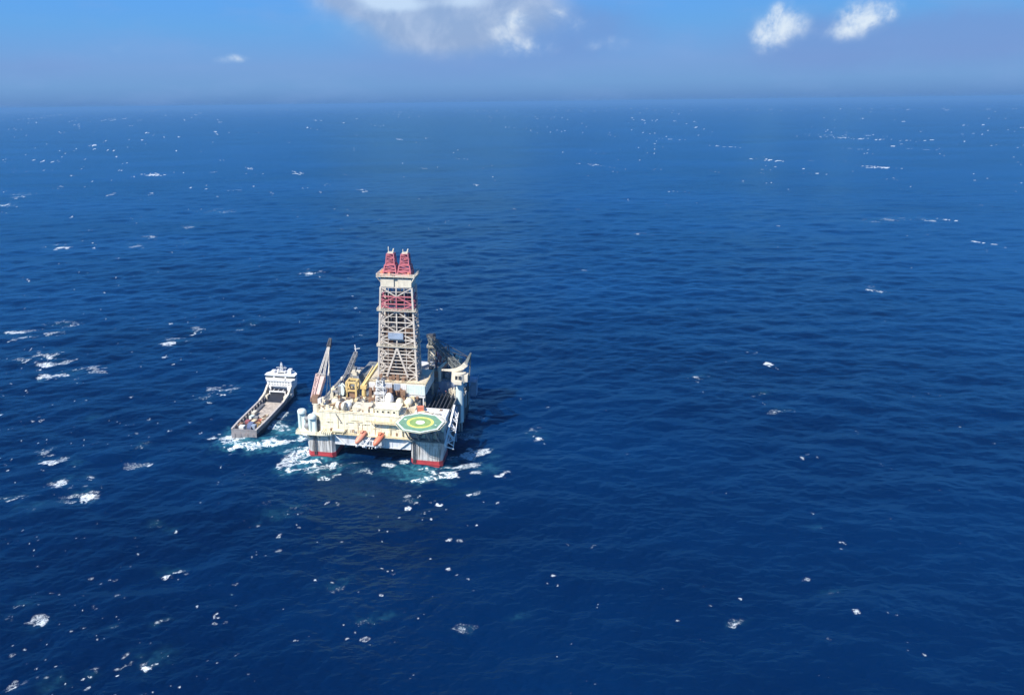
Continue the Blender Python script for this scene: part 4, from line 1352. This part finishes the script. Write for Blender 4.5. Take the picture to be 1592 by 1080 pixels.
# red basket and a few containers
def container(p, rz, L, mat, label, cat='container', H_=2.6, W_=2.5):
    o = empty('cargo_container', p, rz)
    b = MB().box(-L / 2, L / 2, -W_ / 2, W_ / 2, .15, H_)
    n = int(L / .45)
    for i in range(1, n):
        x = -L / 2 + L * i / n
        for s in (-1, 1):
            b.box(x - .09, x + .09, s * W_ / 2 - (.07 if s < 0 else 0), s * W_ / 2 + (.07 if s > 0 else 0), .3, H_ - .15)
    b.build('body', mat, o)
    b = MB()
    for sx_ in (-1, 1):
        for sy_ in (-1, 1):
            b.box(sx_ * L / 2 - .15, sx_ * L / 2 + .15, sy_ * W_ / 2 - .15, sy_ * W_ / 2 + .15, 0, H_ + .08)
    b.build('corner_post', 'steel', o)
    MB().box(L / 2 + .02, L / 2 + .1, -W_ / 2 + .2, W_ / 2 - .2, .3, H_ - .2).build('door', mat, o)
    return tag(o, label, cat)
container(on_rig(22.4, 10.6, 25.62), RIG_A + .25, 3.6, 'orange', 'small red orange cargo box on the rig deck behind the helideck', 'cargo box', 2.4, 2.2)
container(on_rig(-31, 22, 19.25), RIG_A + 1.4, 6, 'blue_grey', 'grey blue container on the rig deck behind the pink crane')
container(on_rig(29.5, 56.5, 26.4), RIG_A + .2, 5.0, 'blue', 'blue container on the roof behind the pale green crane column')
container(on_rig(12.5, 68, 27.5), RIG_A + 1.0, 6, 'white', 'white container on the rear house behind the derrick')
b = None
# ------------------------------------------------------------------ the supply vessel
A_ = sea_point(360, 680).lerp(sea_point(400.5, 680.5), .5)
HEAD = R(-10.4)
ship = empty('supply_vessel', A_, HEAD)       # local: y forward from the transom, x to starboard
tag(ship, 'offshore supply ship with white bridge forward and long open cargo deck beside the rig', 'ship')
def outline(s, z):
    """half width of the hull at y = s"""
    W_ = 8.0
    if s < 55:
        return 7.4 + .6 * min(1, s / 12)
    f = (s - 55) / 27.0
    return W_ * max(0.0, 1 - f ** 2.3) * (1.0 if z > 3 else .93)
st = [0, 6, 14, 30, 45, 55, 60, 65, 69, 73, 76, 79, 81, 82]
def hull_ring(zf, k_):
    pts = [(-outline(s, zf(s)) * k_, s, zf(s)) for s in st] + [(outline(s, zf(s)) * k_, s, zf(s)) for s in reversed(st)]
    return pts
b = MB()
levels = [(lambda s: -5.0, .86), (lambda s: -.5, .96), (lambda s: 2.2, 1.0), (lambda s: 2.3 if s < 52 else 7.0 + max(0, s - 60) * .06, 1.0)]
rings = [hull_ring(z, k_) for z, k_ in levels]
n = len(rings[0])
vs = [p for r_ in rings for p in r_]
fs = []
for j in range(len(rings) - 1):
    fs += [(j * n + i, j * n + (i + 1) % n, (j + 1) * n + (i + 1) % n, (j + 1) * n + i) for i in range(n)]
o_ = (len(rings) - 1) * n
ns = len(st)
fs += [(o_ + i, o_ + i + 1, o_ + n - 2 - i, o_ + n - 1 - i) for i in range(ns - 1)]
fs.append((0,) + tuple(range(n - 1, 0, -1)))
b.add(vs, fs)
hl = b.build('hull', 'ship_black', ship)
b = MB().box(-7.4, 7.4, -.35, 0, -1, 2.6)
for x in (-5.5, -2, 2, 5.5):
    b.box(x - .3, x + .3, -.6, -.35, -.5, 2.5)
b.build('stern_plate', 'ship_grey', hl)
b = MB().box(-7.2, 7.2, .2, 54.5, 2.3, 2.5)
b.build('cargo_deck', 'wood', ship)
b = MB()
for kx in range(-6, 7):
    b.box(kx - .06, kx + .06, .4, 54, 2.5, 2.55)
for ky in (9, 18, 27, 36, 45):
    b.box(-7, 7, ky - .1, ky + .1, 2.5, 2.57)
b.build('lashing_track', 'steel', ship)
# cargo rails: thick walls with a pale capping along both sides
for s in (-1, 1):
    b = MB()
    for y0, y1 in zip(range(0, 55, 5), range(5, 60, 5)):
        w0_, w1_ = outline(y0, 5), outline(min(y1, 54.9), 5)
        p = [(s * (w0_ - .15), y0), (s * (w1_ - .15), y1), (s * (w1_ - 1.0), y1), (s * (w0_ - 1.0), y0)]
        b.prism(p, 2.4, 5.0)
    wl = b.build('cargo_rail', 'ship_grey', ship)
    c = MB()
    for y0, y1 in zip(range(0, 55, 5), range(5, 60, 5)):
        w0_, w1_ = outline(y0, 5), outline(min(y1, 54.9), 5)
        p = [(s * (w0_ + .1), y0), (s * (w1_ + .1), y1), (s * (w1_ - .95), y1), (s * (w0_ - .95), y0)]
        c.prism(p, 5.0, 5.25)
    c.build('capping', 'ship_rail', wl)
    for y0 in range(2, 54, 4):
        MB().box(s * 6.4 - .25, s * 6.4 + .25, y0 - .2, y0 + .2, 2.5, 5.0).build('stanchion', 'ship_rail', ship)
b = MB().box(-7.4, 7.4, -.1, .5, 2.3, 4.6)
b.box(-7.5, 7.5, -.2, .65, 4.6, 4.85)
b.build('stern_gate', 'ship_grey', ship)
for s in (-1, 1):
    b = MB()
    x0, x1 = (s * 7.0, s * 8.12) if s > 0 else (s * 8.12, s * 7.0)
    vs = [(x0, 41, 5.0), (x1, 41, 5.0), (x1, 55, 5.0), (x0, 55, 5.0), (x0, 41, 5.5), (x1, 41, 5.5), (x1, 55, 10.2), (x0, 55, 10.2), (x0, 49, 6.6), (x1, 49, 6.6)]
    b.add(vs, [(0, 3, 2, 1), (0, 1, 5, 4), (4, 5, 9, 8), (8, 9, 6, 7), (3, 7, 6, 2), (1, 2, 6, 9, 5), (0, 4, 8, 7, 3)])
    b.build('raised_bulwark', 'off_white', ship)
    b = MB().box(s * 6.1 - .9, s * 6.1 + .9, 47.5, 54.5, 2.5, 5.6)
    b.build('deck_store', 'off_white', ship)
# superstructure
b = MB()
b.prism([(-8.0, 57), (8.0, 57), (7.4, 66), (5.4, 72), (-5.4, 72), (-7.4, 66)], 7.0, 10.6)
b.prism([(-7.9, 55.4), (7.9, 55.4), (7.3, 66), (5.2, 70.5), (-5.2, 70.5), (-7.3, 66)], 10.6, 14.4)
b.box(-8.0, -5.2, 54.6, 58, 2.4, 10.6)
b.box(5.2, 8.0, 54.6, 58, 2.4, 10.6)
b.box(-8.2, 8.2, 55.0, 66, 14.35, 14.7)
b.box(-8.2, 8.2, 54.9, 57.5, 10.4, 10.75)
sp = b.build('superstructure', 'white', ship)
for z, xs_ in ((8.4, (-6.6, 6.6)), (6.2, (-6.6, 6.6))):
    for x in xs_:
        MB().box(x - .35, x + .35, 55.3 if z > 11 else 54.5, 55.45 if z > 11 else 54.7, z, z + .75).build('window', 'glass', sp)
b = MB().rail([(-8.1, 55.1, 14.7), (8.1, 55.1, 14.7)], 1.1, .14, 1.6)
b.rail([(-5, 55.0, 10.75), (5, 55.0, 10.75)], 1.1, .14, 1.4)
b.build('railing', 'white', sp)
for kx in range(8):
    for z in (11.5, 13.2):
        MB().box(-6.4 + kx * 1.8 - .32, -6.4 + kx * 1.8 + .32, 55.28, 55.42, z, z + .62).build('window', 'glass', sp)
b = MB().box(-5.1, 5.1, 57.2, 57.5, 2.5, 10.4)
b.build('recess_wall', 'boom_dark', sp)
b = MB()
b.cyl((-2.6, 55.8, 4.3), (2.6, 55.8, 4.3), 1.5, None, 16)
for x in (-2.8, 0, 2.8):
    b.cyl((x - .15, 55.8, 4.3), (x + .15, 55.8, 4.3), 2.0, None, 16)
b.box(-3.6, 3.6, 54.6, 57, 2.5, 3.0)
b.build('tow_winch', 'steel', ship)
b = MB()
for x in (-5.0, 5.0):
    b.beam((x, 51.5, 2.5), (x, 51.5, 7.4), .6)
b.beam((-5.3, 51.5, 7.2), (5.3, 51.5, 7.2), .7)
for x in (-3, 0, 3):
    b.beam((x, 51.5, 7.2), (x, 54.8, 7.4), .35)
b.build('crash_frame', 'white', ship)
# bridge with wings and wide dark windows
b = MB()
b.prism([(-9.6, 57.4), (9.6, 57.4), (9.6, 61.0), (6.2, 65.6), (-6.2, 65.6), (-9.6, 61.0)], 14.7, 15.9)
b.prism([(-9.4, 57.6), (9.4, 57.6), (9.4, 60.9), (6.1, 65.4), (-6.1, 65.4), (-9.4, 60.9)], 17.1, 18.0)
b.prism([(-9.9, 57.1), (9.9, 57.1), (9.9, 61.2), (6.4, 66), (-6.4, 66), (-9.9, 61.2)], 18.0, 18.3)
b.box(-4.4, -3.6, 57.5, 58.0, 15.9, 17.1); b.box(3.0, 3.9, 57.5, 58.0, 15.9, 17.1)
br_ = b.build('bridge', 'white', ship)
b = MB().prism([(-9.3, 57.75), (9.3, 57.75), (9.3, 60.8), (6.0, 65.2), (-6.0, 65.2), (-9.3, 60.8)], 15.9, 17.1)
b.build('window_band', 'glass', br_)
b = MB().box(-4.2, 3.4, 55.6, 57.4, 14.7, 16.0)
b.build('aft_console', 'white', br_)
for s, x in ((-1, -5.6), (1, 5.2)):
    b = MB().box(x - 1.1, x + 1.1, 60.0, 63.4, 18.3, 21.4 if s > 0 else 20.0)
    b.build('funnel', 'white', ship)
b = MB()
b.box(-2.6, 2.6, 59.6, 63.0, 18.3, 19.9)
b.truss((0, 61.2, 19.9), (0, 61.2, 26.0), 1.6, .7, 5, .22)
b.beam((-3.4, 61.2, 22.6), (3.4, 61.2, 22.6), .3)
b.beam((0, 61.2, 26), (0, 61.2, 27), .2)
b.beam((2.4, 60.8, 19.9), (2.4, 60.8, 24), .16)
ms = b.build('mast', 'white', ship)
MB().box(-1.7, 1.7, 60.7, 60.95, 23.6, 23.9).build('radar_bar', 'dark_steel', ms)
MB().lathe([(0, .4), (.3, .9), (.7, .9), (1, .2)], (-2, 60.4, 19.9), (-2, 60.4, 21.7), 12).build('satellite_dome', 'white', ms, True)
MB().box(-2.2, 2.2, 59.5, 59.62, 18.6, 19.4).build('window', 'glass', ms)
b = MB()
for s in (-1, 1):
    b.capsule((s * 8.4, 50.5, 5.4), (s * 8.4, 55.0, 5.8), .95)
b.build('rescue_boat_pod', 'ship_rail', ship)

for o in ship.children:
    if o.name.split('.')[0] in ('superstructure', 'bridge', 'funnel', 'mast'):
        o.scale.z = .84                        # a low, squat bridge
        o.location.z = 2.5 * (1 - .84)

# ------------------------------------------------------------------ cargo on the open deck
def on_ship(x, y, z=2.58):
    c_, s_ = math.cos(HEAD), math.sin(HEAD)
    return A_ + Vector((x * c_ - y * s_, x * s_ + y * c_, z))
def cargo(x, y, L, W_, H_, rz, mat, label, z=2.58):
    return container(on_ship(x, y, z), HEAD + rz, L, mat, label, 'container', H_, W_)
cargo(-2.6, 3.6, 3.0, 2.8, 2.9, 0, 'white', 'white cube shaped container at the stern of the ship deck')
cargo(1.6, 4.4, 3.2, 2.6, 2.7, 1.57, 'blue', 'purple blue container beside the white cube at the ship stern')
cargo(3.6, 5.2, 2.6, 2.4, 3.1, 1.57, 'blue_grey', 'pale lilac container in the stern corner nearest the rig')
cargo(.4, 8.2, 4.6, 2.5, 2.6, 1.5, 'blue', 'dark blue container behind the stern row on the ship deck')
cargo(-2.8, 12.0, 3.4, 2.5, 2.4, 1.57, 'dull_red', 'dark red container on the open deck of the supply ship')
cargo(-3.4, 19.2, 2.6, 2.2, 2.2, 1.2, 'pale_green', 'small pale green cargo box just ahead of the rusty pipes on the ship')
cargo(-4.4, 25.2, 4.2, 2.2, 2.2, 1.57, 'off_white', 'off white container amidships, between the grey pipes and the pale green box')
cargo(-5.0, 7.6, 3.2, 2.2, 2.4, 1.57, 'brown', 'rust brown container just ahead of the white cube on the ship')
cargo(.4, 13.4, 3.0, 2.2, 2.2, 1.4, 'cream_dark', 'tan container between the dark red container and the pale orange skip')
cargo(-.6, 19.0, 2.4, 2.2, 1.9, 1.57, 'steel', 'grey cargo box beside the pale green box on the ship')
def skip(x, y, L, W_, H_, rz, mat, label, cat='skip'):
    o = empty('cargo_skip', on_ship(x, y), HEAD + rz)
    b = MB().prism([(-L / 2 + .3, -W_ / 2 + .2), (L / 2 - .3, -W_ / 2 + .2), (L / 2 - .3, W_ / 2 - .2), (-L / 2 + .3, W_ / 2 - .2)], 0, .15)
    for (x0, x1, y0, y1) in ((-L / 2, L / 2, -W_ / 2, -W_ / 2 + .15), (-L / 2, L / 2, W_ / 2 - .15, W_ / 2), (-L / 2, -L / 2 + .15, -W_ / 2 + .15, W_ / 2 - .15), (L / 2 - .15, L / 2, -W_ / 2 + .15, W_ / 2 - .15)):
        b.box(x0, x1, y0, y1, 0.15, H_)
    b.build('bin', mat, o)
    b = MB()
    for i in range(7):
        q = random.uniform(-.4, .4) * L
        b.box(q - .3, q + .3, random.uniform(-.35, 0) * W_, random.uniform(.05, .35) * W_, .15, H_ * random.uniform(.5, 1.05))
    b.build('load', 'brown', o)
    return tag(o, label, cat)
skip(3.6, 10.6, 3.6, 2.2, 1.5, 1.4, 'yellow', 'yellow open skip just ahead of the lilac container on the ship')
skip(2.6, 15.4, 4.6, 2.2, 1.3, 1.6, 'pale_orange', 'pale orange open skip amidships on the ship deck')
skip(5.0, 17.0, 4.0, 2.0, 1.3, 1.57, 'deck_cream', 'sand coloured open skip close beside the pale orange skip')
skip(3.4, 22.4, 5.0, 2.2, 1.1, 1.5, 'deck_cream', 'sand coloured open skip foremost on the ship deck')
def bundle(x, y, L, n, mat, label):
    o = empty('pipe_bundle', on_ship(x, y), HEAD + 1.57)
    b = MB()
    for i in range(n):
        for j in range(2):
            b.cyl((-L / 2, (i - n / 2) * .5 + j * .2, .3 + j * .45), (L / 2, (i - n / 2) * .5 + j * .2, .3 + j * .45), .22, None, 8)
    b.build('pipe', mat, o)
    b = MB()
    for f in (-.3, .3):
        b.box(L * f - .1, L * f + .1, -n * .27 - .2, n * .27 + .3, 0, .08)
    b.build('dunnage', 'wood', o)
    tag(o, label, 'pipes')
bundle(-5.0, 34.0, 12, 4, 'steel', 'long bundle of grey pipes on the forward part of the ship deck')
bundle(-2.8, 17.0, 7, 3, 'brown', 'bundle of rusty brown pipes behind the dark red container')
